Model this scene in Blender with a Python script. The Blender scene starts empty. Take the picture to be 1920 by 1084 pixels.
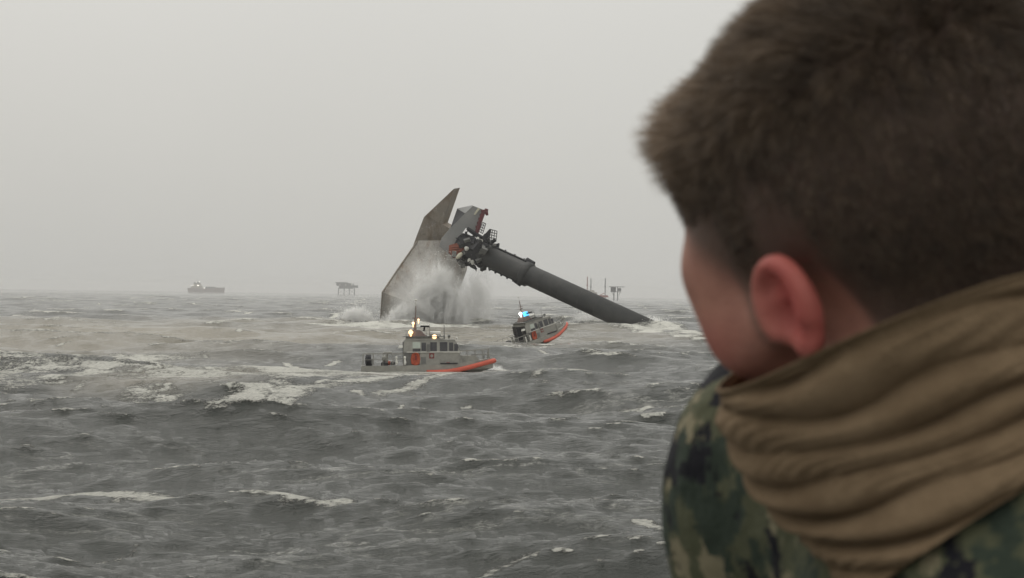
import bpy, math, random
import numpy as np
from mathutils import Vector, Matrix, Euler
R = math.radians
S = bpy.context.scene
col = S.collection
rng = np.random.default_rng(7)
random.seed(7)

# ------------------------------------------------------------------ camera
FPX, CX, CY = 3000.0, 960.0, 542.0
CAMZ = 7.8
PITCH, ROLL = math.atan(10.5 / FPX), R(0.82)
CAM = np.array([0.0, 0.0, CAMZ])
FW = np.array([0, math.cos(PITCH), math.sin(PITCH)])
R0 = np.array([1.0, 0, 0]); U0 = np.cross(R0, FW)
RT = math.cos(ROLL) * R0 + math.sin(ROLL) * U0
UP = -math.sin(ROLL) * R0 + math.cos(ROLL) * U0
cd = bpy.data.cameras.new('camera'); cam = bpy.data.objects.new('camera', cd); col.objects.link(cam)
cd.sensor_width = 36.0; cd.lens = FPX / 1920 * 36
cd.clip_start = 0.05; cd.clip_end = 30000
cd.dof.use_dof = True; cd.dof.focus_distance = 220.0; cd.dof.aperture_fstop = 56.25 / 3.5
M = Matrix.Identity(4)
for i in range(3):
    M[i][0], M[i][1], M[i][2], M[i][3] = RT[i], UP[i], -FW[i], CAM[i]
cam.matrix_world = M
S.camera = cam

def ray(u, v):
    return FW + RT * ((u - CX) / FPX) + UP * ((CY - v) / FPX)
def ground(u, v, z=0.0):            # the sea-level point under a pixel
    d = ray(u, v); t = (z - CAMZ) / d[2]
    return CAM + d * t
def atY(u, v, Y):                   # the point of a pixel's ray at a known distance
    d = ray(u, v); return CAM + d * (Y / d[1])

# ------------------------------------------------------------------ sky, sun, exposure
SUN_EL, SUN_AZ = R(52), R(-35)
w = bpy.data.worlds.new('World'); S.world = w; w.use_nodes = True
nt = w.node_tree; nt.nodes.clear()
out = nt.nodes.new('ShaderNodeOutputWorld'); bg = nt.nodes.new('ShaderNodeBackground')
sky = nt.nodes.new('ShaderNodeTexSky'); sky.sky_type = 'NISHITA'; sky.sun_disc = False
sky.sun_elevation = SUN_EL; sky.sun_rotation = SUN_AZ; sky.dust_density = 8; sky.air_density = 1.0
tc = nt.nodes.new('ShaderNodeTexCoord'); sx = nt.nodes.new('ShaderNodeSeparateXYZ')
nt.links.new(tc.outputs['Generated'], sx.inputs[0])
mr = nt.nodes.new('ShaderNodeMapRange'); mr.inputs['From Min'].default_value = 0.0; mr.inputs['From Max'].default_value = 1.0
mr.inputs['To Min'].default_value = 5.55; mr.inputs['To Max'].default_value = 12.5      # overcast: zenith brighter than horizon
nt.links.new(sx.outputs['Z'], mr.inputs['Value'])
tint = nt.nodes.new('ShaderNodeMixRGB'); tint.blend_type = 'MULTIPLY'; tint.inputs[0].default_value = 1
tint.inputs[2].default_value = (1.0, 0.988, 0.935, 1)
nt.links.new(mr.outputs[0], tint.inputs[1])
mx = nt.nodes.new('ShaderNodeMixRGB'); mx.inputs[0].default_value = 0.06
nt.links.new(tint.outputs[0], mx.inputs[1]); nt.links.new(sky.outputs[0], mx.inputs[2])
cn = nt.nodes.new('ShaderNodeTexNoise'); cn.inputs['Scale'].default_value = 1.6; cn.inputs['Detail'].default_value = 4
nt.links.new(tc.outputs['Generated'], cn.inputs['Vector'])
cm = nt.nodes.new('ShaderNodeMapRange'); cm.inputs['From Min'].default_value = .25; cm.inputs['From Max'].default_value = .75
cm.inputs['To Min'].default_value = .95; cm.inputs['To Max'].default_value = 1.05
nt.links.new(cn.outputs['Fac'], cm.inputs['Value'])
ml = nt.nodes.new('ShaderNodeMixRGB'); ml.blend_type = 'MULTIPLY'; ml.inputs[0].default_value = 1
nt.links.new(mx.outputs[0], ml.inputs[1]); nt.links.new(cm.outputs[0], ml.inputs[2])
nt.links.new(ml.outputs[0], bg.inputs['Color']); bg.inputs['Strength'].default_value = 0.10
nt.links.new(bg.outputs[0], out.inputs[0])
sd = bpy.data.lights.new('sun', 'SUN'); sd.energy = 0.5; sd.angle = R(40); sd.color = (1, .97, .92)
so = bpy.data.objects.new('sun', sd); col.objects.link(so)
sdir = Vector((math.sin(SUN_AZ) * math.cos(SUN_EL), math.cos(SUN_AZ) * math.cos(SUN_EL), math.sin(SUN_EL)))
so.rotation_euler = (-sdir).to_track_quat('-Z', 'Y').to_euler()
vs = S.view_settings
vs.view_transform = 'Standard'; vs.look = 'None'; vs.exposure = 0.0; vs.gamma = 1.0; vs.use_curve_mapping = False
S.cycles.use_denoising = True
S.cycles.volume_bounces = 3; S.cycles.max_bounces = 8; S.cycles.diffuse_bounces = 3
S.cycles.volume_step_rate = 1.0

# ------------------------------------------------------------------ helpers
def link(o, parent=None):
    col.objects.link(o)
    if parent is not None: o.parent = parent
    return o
def mesh_obj(name, V, F, mat=None, parent=None, smooth=False, attrs=None):
    me = bpy.data.meshes.new(name)
    if isinstance(V, np.ndarray) and isinstance(F, np.ndarray):
        n = F.shape[1]
        me.vertices.add(len(V)); me.vertices.foreach_set('co', V.astype(np.float32).ravel())
        me.loops.add(F.size); me.loops.foreach_set('vertex_index', F.astype(np.int32).ravel())
        me.polygons.add(len(F)); me.polygons.foreach_set('loop_start', np.arange(0, F.size, n, dtype=np.int32))
        me.polygons.foreach_set('loop_total', np.full(len(F), n, dtype=np.int32))
        me.update(calc_edges=True); me.validate()
    else:
        me.from_pydata([tuple(map(float, v)) for v in V], [], [tuple(map(int, f)) for f in F]); me.update()
    if smooth:
        me.polygons.foreach_set('use_smooth', [True] * len(me.polygons))
    if attrs:
        for k, a in attrs.items():
            at = me.attributes.new(k, 'FLOAT', 'POINT'); at.data.foreach_set('value', np.asarray(a, np.float32))
    o = bpy.data.objects.new(name, me)
    if mat: me.materials.append(mat)
    return link(o, parent)
def tag(o, label=None, cat=None, group=None, kind=None):
    if label: o['label'] = label
    if cat: o['category'] = cat
    if group: o['group'] = group
    if kind: o['kind'] = kind
    return o
def empty(name, loc=(0, 0, 0)):
    o = bpy.data.objects.new(name, None); o.location = loc; o.empty_display_size = .3
    return link(o)

class MB:
    def __init__(s): s.v = []; s.f = []
    def add(s, V, F):
        b = len(s.v); s.v += [tuple(map(float, p)) for p in V]; s.f += [tuple(i + b for i in f) for f in F]; return s
    def box(s, x0, x1, y0, y1, z0, z1, taper=(0, 0, 0, 0)):
        a, b, c, d = taper            # inward shift of the top at x0, x1, y0, y1
        V = [(x0, y0, z0), (x1, y0, z0), (x1, y1, z0), (x0, y1, z0),
             (x0 + a, y0 + c, z1), (x1 - b, y0 + c, z1), (x1 - b, y1 - d, z1), (x0 + a, y1 - d, z1)]
        return s.add(V, [(3, 2, 1, 0), (4, 5, 6, 7), (0, 1, 5, 4), (1, 2, 6, 5), (2, 3, 7, 6), (3, 0, 4, 7)])
    def tube(s, pts, r, n=8, closed=False):
        pts = [np.array(p, float) for p in pts]; m = len(pts)
        rr = r if isinstance(r, (list, tuple, np.ndarray)) else [r] * m
        V = []; F = []; prev = None
        for i, p in enumerate(pts):
            t = pts[min(i + 1, m - 1)] - pts[max(i - 1, 0)]; t = t / (np.linalg.norm(t) + 1e-12)
            if prev is None:
                a = np.array([0, 0, 1.0]) if abs(t[2]) < .9 else np.array([1.0, 0, 0])
                u = np.cross(t, a)
            else:
                u = prev - t * np.dot(prev, t)
            u /= np.linalg.norm(u) + 1e-12; prev = u; q = np.cross(t, u)
            for k in range(n):
                an = 2 * math.pi * k / n; V.append(p + rr[i] * (math.cos(an) * u + math.sin(an) * q))
        for i in range(m - 1):
            for k in range(n):
                F.append((i * n + k, i * n + (k + 1) % n, (i + 1) * n + (k + 1) % n, (i + 1) * n + k))
        F.append(tuple(range(n))[::-1]); F.append(tuple((m - 1) * n + k for k in range(n)))
        return s.add(V, F)
    def ball(s, c, r, n=12, m=8):
        rx, ry, rz = r if isinstance(r, (tuple, list)) else (r, r, r)
        V = [(c[0], c[1], c[2] - rz)]; F = []
        for i in range(1, m):
            ph = -math.pi / 2 + math.pi * i / m
            for k in range(n):
                th = 2 * math.pi * k / n
                V.append((c[0] + rx * math.cos(ph) * math.cos(th), c[1] + ry * math.cos(ph) * math.sin(th), c[2] + rz * math.sin(ph)))
        V.append((c[0], c[1], c[2] + rz)); L = len(V) - 1
        for k in range(n):
            F.append((0, 1 + (k + 1) % n, 1 + k)); F.append((L, 1 + (m - 2) * n + k, 1 + (m - 2) * n + (k + 1) % n))
        for i in range(m - 2):
            for k in range(n):
                F.append((1 + i * n + k, 1 + i * n + (k + 1) % n, 1 + (i + 1) * n + (k + 1) % n, 1 + (i + 1) * n + k))
        return s.add(V, F)
    def prism(s, front, back):        # two matching outlines
        n = len(front)
        F = [tuple(range(n)), tuple(range(2 * n - 1, n - 1, -1))]
        F += [(i, i + n, (i + 1) % n + n, (i + 1) % n) for i in range(n)]
        return s.add(list(front) + list(back), F)
    def build(s, name, mat, parent=None, smooth=False, fix=True):
        o = mesh_obj(name, s.v, s.f, mat, parent, smooth)
        if fix:
            import bmesh
            bm = bmesh.new(); bm.from_mesh(o.data); bmesh.ops.recalc_face_normals(bm, faces=bm.faces); bm.to_mesh(o.data); bm.free()
            if smooth: o.data.polygons.foreach_set('use_smooth', [True] * len(o.data.polygons))
        return o

def mat(name, c, rough=.6, c2=None, scale=3.0, bump=0.0, bscale=None, metal=0.0, stretch=(1, 1, 1), emit=None, spec=.4, lo=.35, hi=.65):
    m = bpy.data.materials.new(name); m.use_nodes = True; t = m.node_tree; b = t.nodes['Principled BSDF']
    b.inputs['Base Color'].default_value = (*c, 1); b.inputs['Roughness'].default_value = rough
    b.inputs['Metallic'].default_value = metal; b.inputs['Specular IOR Level'].default_value = spec
    tcn = t.nodes.new('ShaderNodeTexCoord'); mp = t.nodes.new('ShaderNodeMapping'); mp.inputs['Scale'].default_value = stretch
    t.links.new(tcn.outputs['Object'], mp.inputs[0])
    if c2:
        n = t.nodes.new('ShaderNodeTexNoise'); n.inputs['Scale'].default_value = scale; n.inputs['Detail'].default_value = 6
        n.inputs['Roughness'].default_value = .65
        t.links.new(mp.outputs[0], n.inputs['Vector'])
        r = t.nodes.new('ShaderNodeValToRGB'); r.color_ramp.elements[0].position = lo; r.color_ramp.elements[1].position = hi
        r.color_ramp.elements[0].color = (*c, 1); r.color_ramp.elements[1].color = (*c2, 1)
        t.links.new(n.outputs['Fac'], r.inputs[0]); t.links.new(r.outputs[0], b.inputs['Base Color'])
    if bump:
        n2 = t.nodes.new('ShaderNodeTexNoise'); n2.inputs['Scale'].default_value = bscale or scale * 3; n2.inputs['Detail'].default_value = 5
        t.links.new(mp.outputs[0], n2.inputs['Vector'])
        bp = t.nodes.new('ShaderNodeBump'); bp.inputs['Strength'].default_value = 1; bp.inputs['Distance'].default_value = bump
        t.links.new(n2.outputs['Fac'], bp.inputs['Height']); t.links.new(bp.outputs[0], b.inputs['Normal'])
    if emit:
        b.inputs['Emission Color'].default_value = (*emit[:3], 1); b.inputs['Emission Strength'].default_value = emit[3]
    return m

# ------------------------------------------------------------------ the sea
def build_sea():
    rr = [2.0]
    while rr[-1] < 30: rr.append(rr[-1] + max(.5, .06 * rr[-1]))
    while rr[-1] < 9000:
        x = rr[-1]; rr.append(x + max(.10, .0037 * x) * (1 if x < 2500 else 2))
    rr = np.array(rr)
    fine = np.linspace(-R(26), R(26), 560); coarse = np.linspace(R(26), 2 * math.pi - R(26), 60)[1:-1]
    th = np.concatenate([fine, coarse]); nf = len(fine)
    dth = fine[1] - fine[0]
    n, m = len(rr), len(th)
    X = (rr[:, None] * np.sin(th)[None]).astype(np.float64); Y = (rr[:, None] * np.cos(th)[None]).astype(np.float64)
    sp = np.maximum(np.gradient(rr) * .8, rr * dth)
    DX = np.zeros((n, m), np.float32); DY = DX.copy(); DZ = DX.copy(); JX = DX.copy(); JY = DX.copy(); JXY = DX.copy()
    waves = []
    g = np.random.default_rng(21)
    def band(l0, l1, k, slope, spread, base):
        for i in range(k):
            lam = l0 * (l1 / l0) ** ((i + g.random()) / k)
            d = R(base) + g.normal() * R(spread)
            kk = 2 * math.pi / lam
            waves.append((kk, math.sin(d), math.cos(d), slope * math.sqrt(2.0 / k) / kk, g.random() * 6.283))
    band(24, 60, 14, .075, 18, 198)
    band(8, 24, 26, .125, 26, 190)
    band(2.6, 8, 22, .130, 28, 192)
    band(.75, 2.6, 30, .215, 34, 188)
    for kk, sx_, cy_, a, ph in waves:
        lam = 2 * math.pi / kk
        wgt = np.clip((lam / sp - 2.2) / 3.0, 0, 1)
        far = 1.0 if lam > 9 else 0.0
        rows = n if far else int(np.sum(wgt > 0))
        if rows < 2: continue
        p = (kk * (X[:rows] * sx_ + Y[:rows] * cy_) + ph)
        p = np.mod(p, 2 * math.pi).astype(np.float32)
        c, s_ = np.cos(p), np.sin(p)
        wr = wgt[:rows, None].astype(np.float32); Q = 1.15 * a
        DZ[:rows] += wr * a * (c if lam > 8 else (.28 * c + .72 * (1.27 - 2 * np.abs(np.sin(p / 2)))))   # short waves carry sharp crests
        DX[:rows] -= wr * Q * sx_ * s_; DY[:rows] -= wr * Q * cy_ * s_
        jw = np.maximum(wr, far) * Q * kk * c
        JX[:rows] -= jw * sx_ * sx_; JY[:rows] -= jw * cy_ * cy_; JXY[:rows] -= jw * sx_ * cy_
    J = (1 + JX) * (1 + JY) - JXY ** 2
    thr = np.percentile(J[:, :nf], 4.2, axis=1); thr = np.convolve(np.pad(thr, 30, 'edge'), np.ones(61) / 61, 'valid')
    foam = np.clip((thr[:, None] - J) / .22 + .45, 0, 1).astype(np.float32)
    fadefar = np.interp(rr, [30, 90, 400, 2500, 9000], [.8, .8, 1.0, .75, .3])
    foam *= fadefar[:, None].astype(np.float32)
    # spread the foam a little behind each crest (away from the camera)
    for k in range(2):
        foam[1:] = np.maximum(foam[1:], foam[:-1] * .80)
    # ---- foam streaks, wakes and splashes: polylines on the water, width in metres
    def stroke(pts, width, amt, mode='max', soft=1.0, ws=None):
        nonlocal foam
        P = [ground(*q)[:2] for q in pts]
        best = np.full((n, m), 1e9, np.float32)
        xs = np.array([p[0] for p in P]); ys = np.array([p[1] for p in P])
        pad = width * 4
        r0 = max(0, np.searchsorted(rr, np.hypot(xs, ys).min() - pad)); r1 = min(n, np.searchsorted(rr, np.hypot(xs, ys).max() + pad))
        sub = slice(r0, r1)
        b = np.full((r1 - r0, m), 1e9)
        for i in range(len(P) - 1):
            ax, ay = P[i]; bx, by = P[i + 1]; dx, dy = bx - ax, by - ay; L = dx * dx + dy * dy + 1e-9
            t = np.clip(((X[sub] - ax) * dx + (Y[sub] - ay) * dy) / L, 0, 1)
            wloc = 1.0 if ws is None else (ws[i] * (1 - t) + ws[i + 1] * t)
            b = np.minimum(b, np.hypot(X[sub] - ax - t * dx, Y[sub] - ay - t * dy) / wloc)
        amt = min(1.15, amt * 1.2) if width < 2.0 and amt >= .8 else min(amt * (1.2 if width > 2.4 else 1.0), 1.08); val = amt * np.exp(-(b / width) ** 2 * soft)
        foam[sub] = np.maximum(foam[sub], val.astype(np.float32))
        return sub, b
    stroke([(-60, 878), (60, 884), (150, 882), (230, 890), (330, 906)], 1.0, 1.0)
    stroke([(20, 897), (120, 898), (200, 896)], .45, .66)
    stroke([(366, 901), (430, 908), (480, 916)], .7, .95)
    stroke([(515, 919), (560, 930), (600, 932), (632, 926)], .95, 1.0)
    stroke([(362, 760), (385, 775), (430, 786)], 1.6, .85)
    stroke([(700, 1031), (800, 1024), (880, 1021)], .35, .72)
    stroke([(895, 1018), (925, 1014), (955, 1012)], .6, .78)
    stroke([(150, 1000), (215, 985), (270, 965)], .22, .62)
    stroke([(420, 1062), (460, 1030), (500, 1005)], .3, .62)
    stroke([(1195, 975), (1250, 985)], .6, .9); stroke([(1180, 941), (1250, 940)], .5, .85)
    stroke([(1130, 937), (1155, 935)], .7, .85)
    stroke([(1085, 740), (1130, 742), (1185, 744)], 1.2, .62); stroke([(1155, 755), (1280, 760)], 1.0, .78)
    stroke([(730, 812), (752, 811)], 1.0, .85); stroke([(1180, 679), (1205, 680)], 1.6, 1.0)
    # wake band behind the near boat
    stroke([(-80, 705), (60, 690), (130, 678), (200, 676)], 12, .66)
    stroke([(0, 715), (120, 708), (230, 712), (300, 715)], 6, .60)
    stroke([(240, 724), (330, 735), (420, 738), (520, 722), (640, 708)], 3.2, .74)
    stroke([(300, 706), (420, 700), (560, 694), (690, 696)], 9, .66)
    stroke([(490, 690), (520, 698), (545, 712)], 5, .85)
    stroke([(600, 700), (700, 698), (800, 703), (900, 700)], 7, .82)
    stroke([(690, 690), (800, 697), (935, 692)], 3.0, 1.0)
    stroke([(700, 733), (780, 727), (840, 722)], 1.4, .80)
    stroke([(925, 697), (950, 688)], 1.6, .9)
    # round the far boat
    stroke([(930, 652), (985, 654)], 4, .72); stroke([(1020, 652), (1090, 650)], 3.0, .95)
    stroke([(885, 600), (945, 599)], 4, .9); stroke([(840, 612), (930, 622), (960, 624)], 5, .72)
    # wreck
    stroke([(600, 612), (660, 609), (720, 618), (850, 612)], 14, .95)
    stroke([(420, 615), (520, 613), (620, 612)], 4, .8)
    stroke([(860, 600), (900, 606)], 9, .8)
    stroke([(1070, 617), (1150, 612), (1215, 622)], 8, .95); stroke([(1165, 624), (1215, 624), (1250, 619)], 5, 1.0)
    stroke([(1200, 604), (1260, 620), (1330, 632)], 6, .92)
    stroke([(1240, 628), (1340, 640)], 3, .8); stroke([(1275, 634), (1345, 648)], 2.5, .9)
    stroke([(0, 690), (90, 680), (160, 672), (260, 668)], 7, .86); stroke([(200, 700), (330, 712), (460, 716), (600, 712)], 5, .80); stroke([(90, 712), (200, 704), (300, 700)], 4, .8); stroke([(60, 700), (180, 690), (330, 684), (470, 682)], 5, .72)
    stroke([(330, 735), (400, 748), (470, 742), (560, 728), (700, 722), (830, 716)], 2.4, .95)
    stroke([(470, 700), (500, 690), (530, 692), (560, 702)], 3.2, 1.1)
    stroke([(640, 712), (760, 716), (880, 708)], 4.5, .85); stroke([(300, 742), (360, 752)], 1.6, .9)
    for _ in range(170):                                  # scattered breaking crests
        v_ = 556 + 12 + 190 * g.random() ** 1.9; u_ = g.uniform(-100, 1350); dist = ground(u_, v_)[1]
        L_ = g.uniform(8, 34) * (1 if v_ < 640 else .7); sl = g.normal() * .06
        stroke([(u_, v_), (u_ + L_ * .5, v_ + sl * L_ + g.normal() * .4), (u_ + L_, v_ + sl * 2 * L_)], float(np.clip(dist * .0042, .3, 2.2)) * g.uniform(.5, 1.1), g.uniform(.70, 1.0))
    # silty water
    silt = np.zeros((n, m), np.float32)
    for pts, wd, am in (([(-100, 640), (200, 632), (450, 630), (700, 632)], 75, 1.0), ([(700, 630), (900, 622), (1000, 620)], 40, .75), ([(-100, 610), (600, 608)], 60, .8), ([(1100, 622), (1340, 640)], 16, .7)):
        P = [ground(*q)[:2] for q in pts]; b = np.full((n, m), 1e9)
        for i in range(len(P) - 1):
            ax, ay = P[i]; bx, by = P[i + 1]; dx, dy = bx - ax, by - ay
            t = np.clip(((X - ax) * dx + (Y - ay) * dy) / (dx * dx + dy * dy), 0, 1)
            b = np.minimum(b, np.hypot(X - ax - t * dx, Y - ay - t * dy))
        silt = np.maximum(silt, am * np.clip(1.6 - 1.6 * b / wd, 0, 1)).astype(np.float32)
    for pts, wd, am in (([(300, 715), (500, 705), (900, 702)], 11, .75),):
        P = [ground(*q)[:2] for q in pts]; b = np.full((n, m), 1e9)
        for i in range(len(P) - 1):
            ax, ay = P[i]; bx, by = P[i + 1]; dx, dy = bx - ax, by - ay
            t = np.clip(((X - ax) * dx + (Y - ay) * dy) / (dx * dx + dy * dy), 0, 1)
            b = np.minimum(b, np.hypot(X - ax - t * dx, Y - ay - t * dy))
        silt = np.maximum(silt, am * np.clip(1.6 - 1.6 * b / wd, 0, 1)).astype(np.float32)
    # calmer, churned water close round the two boats
    for (u_, v_, wd_, k_) in ((803, 697, 15, .8), (803, 712, 13, .7), (1004, 648, 12, .75)):
        gx_, gy_ = ground(u_, v_)[:2]; fac = (1 - k_ * np.exp(-(((X - gx_) / wd_) ** 2 + ((Y - gy_) / wd_) ** 2))).astype(np.float32)
        DZ *= fac; DX *= fac; DY *= fac
    # water heaped up against the leg
    DZ += (1.25 * np.exp(-(((X - 36.5) / 9.0) ** 2 + ((Y - 397) / 5.5) ** 2))).astype(np.float32)
    foam = np.maximum(foam, (1.05 * np.exp(-(((X - 36.5) / 8.0) ** 2 + ((Y - 393) / 5.0) ** 2))).astype(np.float32))
    V = np.stack([X + DX, Y + DY, DZ], -1).reshape(-1, 3)
    i = np.arange(n - 1)[:, None]; j = np.arange(m)[None]; jn = (j + 1) % m
    F = np.stack([i * m + j, (i + 1) * m + j, (i + 1) * m + jn, i * m + jn], -1).reshape(-1, 4)
    F = F[:, ::-1]
    V = np.vstack([V, [[0, 0, 0]]]); 
    foam_a = np.append(foam.ravel(), 0); silt_a = np.append(silt.ravel(), 0)
    Ft = np.stack([np.full(m, n * m), np.arange(m), (np.arange(m) + 1) % m, (np.arange(m) + 1) % m], -1)
    mt = bpy.data.materials.new('sea_water'); mt.use_nodes = True; t = mt.node_tree; b = t.nodes['Principled BSDF']
    N = t.nodes.new; Lk = t.links.new
    tcn = N('ShaderNodeTexCoord')
    def noise(scale, det=5, rough=.6, stretch=None):
        nn = N('ShaderNodeTexNoise'); nn.inputs['Scale'].default_value = scale; nn.inputs['Detail'].default_value = det; nn.inputs['Roughness'].default_value = rough
        if stretch:
            mp = N('ShaderNodeMapping'); mp.inputs['Scale'].default_value = stretch; Lk(tcn.outputs['Object'], mp.inputs[0]); Lk(mp.outputs[0], nn.inputs['Vector'])
        else: Lk(tcn.outputs['Object'], nn.inputs['Vector'])
        return nn.outputs['Fac']
    def mth(op, a, bb=0.0):
        q = N('ShaderNodeMath'); q.operation = op
        for k, x in enumerate((a, bb)):
            if isinstance(x, (int, float)): q.inputs[k].default_value = x
            else: Lk(x, q.inputs[k])
        return q.outputs[0]
    fa = N('ShaderNodeAttribute'); fa.attribute_name = 'foam'; sa = N('ShaderNodeAttribute'); sa.attribute_name = 'silt'
    n1 = noise(.8, 6, .72, (.6, 1.3, 1)); n2 = noise(4.5, 6, .80, (.7, 1.2, 1)); n3 = noise(.16, 3, .6, (.7, 1.2, 1))
    nz = mth('ADD', mth('MULTIPLY', mth('SUBTRACT', n1, .5), 2.6), mth('MULTIPLY', mth('SUBTRACT', n2, .5), 2.6))
    nz = mth('ADD', nz, mth('MULTIPLY', mth('SUBTRACT', n3, .5), 1.2))
    ff = N('ShaderNodeMapRange'); ff.interpolation_type = 'SMOOTHSTEP'
    ff.inputs['From Min'].default_value = .60; ff.inputs['From Max'].default_value = .88
    Lk(mth('ADD', fa.outputs['Fac'], mth('MULTIPLY', nz, mth('MINIMUM', mth('MULTIPLY', fa.outputs['Fac'], 1.2), .75))), ff.inputs['Value'])
    # thin lacy streaks of old foam
    rn = noise(.42, 5, .55, (.45, 1.1, 1)); rg = mth('SUBTRACT', 1, mth('MULTIPLY', mth('ABSOLUTE', mth('SUBTRACT', rn, .5)), 22))
    pm = N('ShaderNodeMapRange'); pm.inputs['From Min'].default_value = .50; pm.inputs['From Max'].default_value = .68; Lk(noise(.06, 4, .6, (.6, 1.1, 1)), pm.inputs['Value'])
    n4 = N('ShaderNodeMapRange'); n4.inputs['From Min'].default_value = .42; n4.inputs['From Max'].default_value = .60; Lk(n2, n4.inputs['Value'])
    lace = mth('MULTIPLY', mth('MULTIPLY', mth('MAXIMUM', rg, 0), pm.outputs[0]), mth('MULTIPLY', n4.outputs[0], .55))
    fk = N('ShaderNodeMapRange'); fk.inputs['From Min'].default_value = .69; fk.inputs['From Max'].default_value = .76; fk.inputs['To Max'].default_value = .7; Lk(noise(1.1, 9, .82, (1.1, .45, 1)), fk.inputs['Value'])
    ffo = mth('MAXIMUM', mth('MAXIMUM', ff.outputs[0], lace), fk.outputs[0])
    c1 = N('ShaderNodeMixRGB'); c1.inputs[1].default_value = (.027, .031, .026, 1); c1.inputs[2].default_value = (.20, .18, .135, 1)
    Lk(mth('MULTIPLY', sa.outputs['Fac'], mth('ADD', .45, mth('MULTIPLY', noise(.02, 4, .6), .9))), c1.inputs[0])
    c2 = N('ShaderNodeMixRGB'); fcm = N('ShaderNodeMixRGB'); fcm.inputs[1].default_value = (.50, .50, .46, 1); fcm.inputs[2].default_value = (.86, .85, .78, 1); fcr = N('ShaderNodeMapRange'); fcr.inputs['From Min'].default_value = .36; fcr.inputs['From Max'].default_value = .62; Lk(n2, fcr.inputs['Value']); Lk(fcr.outputs[0], fcm.inputs[0]); Lk(fcm.outputs[0], c2.inputs[2]); Lk(c1.outputs[0], c2.inputs[1]); Lk(ffo, c2.inputs[0])
    Lk(c2.outputs[0], b.inputs['Base Color'])
    ro = N('ShaderNodeMapRange'); ro.inputs['To Min'].default_value = .035; ro.inputs['To Max'].default_value = .95; Lk(ff.outputs[0], ro.inputs['Value'])
    Lk(ro.outputs[0], b.inputs['Roughness']); b.inputs['IOR'].default_value = 1.33
    hb = mth('ADD', mth('MULTIPLY', noise(1.7, 7, .72, (.6, 1.2, 1)), .16), mth('MULTIPLY', noise(6, 5, .7, (.6, 1.2, 1)), .055))
    hb = mth('ADD', hb, mth('MULTIPLY', noise(.4, 5, .62, (.65, 1.15, 1)), .35))
    rdg = N('ShaderNodeTexNoise'); rdg.noise_type = 'RIDGED_MULTIFRACTAL'; rdg.inputs['Scale'].default_value = 1.1; rdg.inputs['Detail'].default_value = 5; rdg.inputs['Roughness'].default_value = .55
    rmp = N('ShaderNodeMapping'); rmp.inputs['Scale'].default_value = (.55, 1.0, 1); Lk(tcn.outputs['Object'], rmp.inputs[0]); Lk(rmp.outputs[0], rdg.inputs['Vector'])
    hb = mth('ADD', hb, mth('MULTIPLY', rdg.outputs['Fac'], .10))
    hb = mth('ADD', hb, mth('MULTIPLY', ff.outputs[0], mth('MULTIPLY', n2, .35)))
    bp = N('ShaderNodeBump'); bp.inputs['Strength'].default_value = 1.0; bp.inputs['Distance'].default_value = 1.0
    Lk(hb, bp.inputs['Height']); Lk(bp.outputs[0], b.inputs['Normal'])
    o = mesh_obj('sea', V, np.vstack([F, ]), mt, None, True, {'foam': foam_a, 'silt': silt_a})
    tag(o, 'rough grey sea with whitecaps, foam streaks and a paler silty band', kind='structure')
    def height(x, y):
        z = 0.0
        r = math.hypot(x, y); k = np.searchsorted(rr, r); a = math.atan2(x, y); j_ = int(np.clip(np.searchsorted(fine, a), 0, nf - 1))
        k = min(k, n - 1)
        return float(DZ[max(0, k - 4):k + 5, max(0, j_ - 4):j_ + 5].mean())
    return height
sea_height = build_sea()

# ------------------------------------------------------------------ shared materials
M_alu = mat('grey_aluminium', (.235, .23, .21), .55, (.33, .32, .285), 1.2, .004, 30)
M_aluD = mat('dark_grey_paint', (.13, .13, .125), .6, (.18, .18, .17), 2)
M_deckg = mat('deck_grey', (.17, .17, .165), .8, (.22, .22, .21), 4)
M_collar = mat('orange_foam_collar', (.60, .120, .075), .55, (.48, .095, .06), 1.5, .01, 6)
M_black = mat('black_rubber', (.018, .018, .022), .6, (.03, .03, .035), 4)
M_glass = mat('dark_window_glass', (.022, .02, .028), .12, (.05, .05, .05), 1.2, spec=.6)
M_glassL = mat('painted_lit_glass', (.42, .47, .42), .2, (.5, .54, .48), 2)  # lit look put into the pale base colour; the pane does not emit
M_white = mat('white_paint', (.72, .71, .66), .5, (.62, .61, .56), 3)
M_orange = mat('orange_fabric', (.50, .11, .05), .7, (.30, .06, .04), 4, .01, 20)
M_red = mat('dark_red_paint', (.24, .045, .04), .6, (.15, .03, .03), 4)
M_boom = mat('maroon_boom_paint', (.15, .035, .04), .7, (.08, .03, .035), 1.0)
M_mast = mat('mast_paint', (.16, .12, .11), .6, (.22, .17, .15), 3)
L_warm = mat('warm_floodlight', (1, .9, .7), .3, emit=(1.0, .55, .24, 2.6))
L_white = mat('white_navigation_light', (1, 1, 1), .3, emit=(1.0, .95, .9, 10))
L_blue = mat('blue_flashing_light', (.1, .5, .9), .3, emit=(.07, .45, .95, 1.7))

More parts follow.
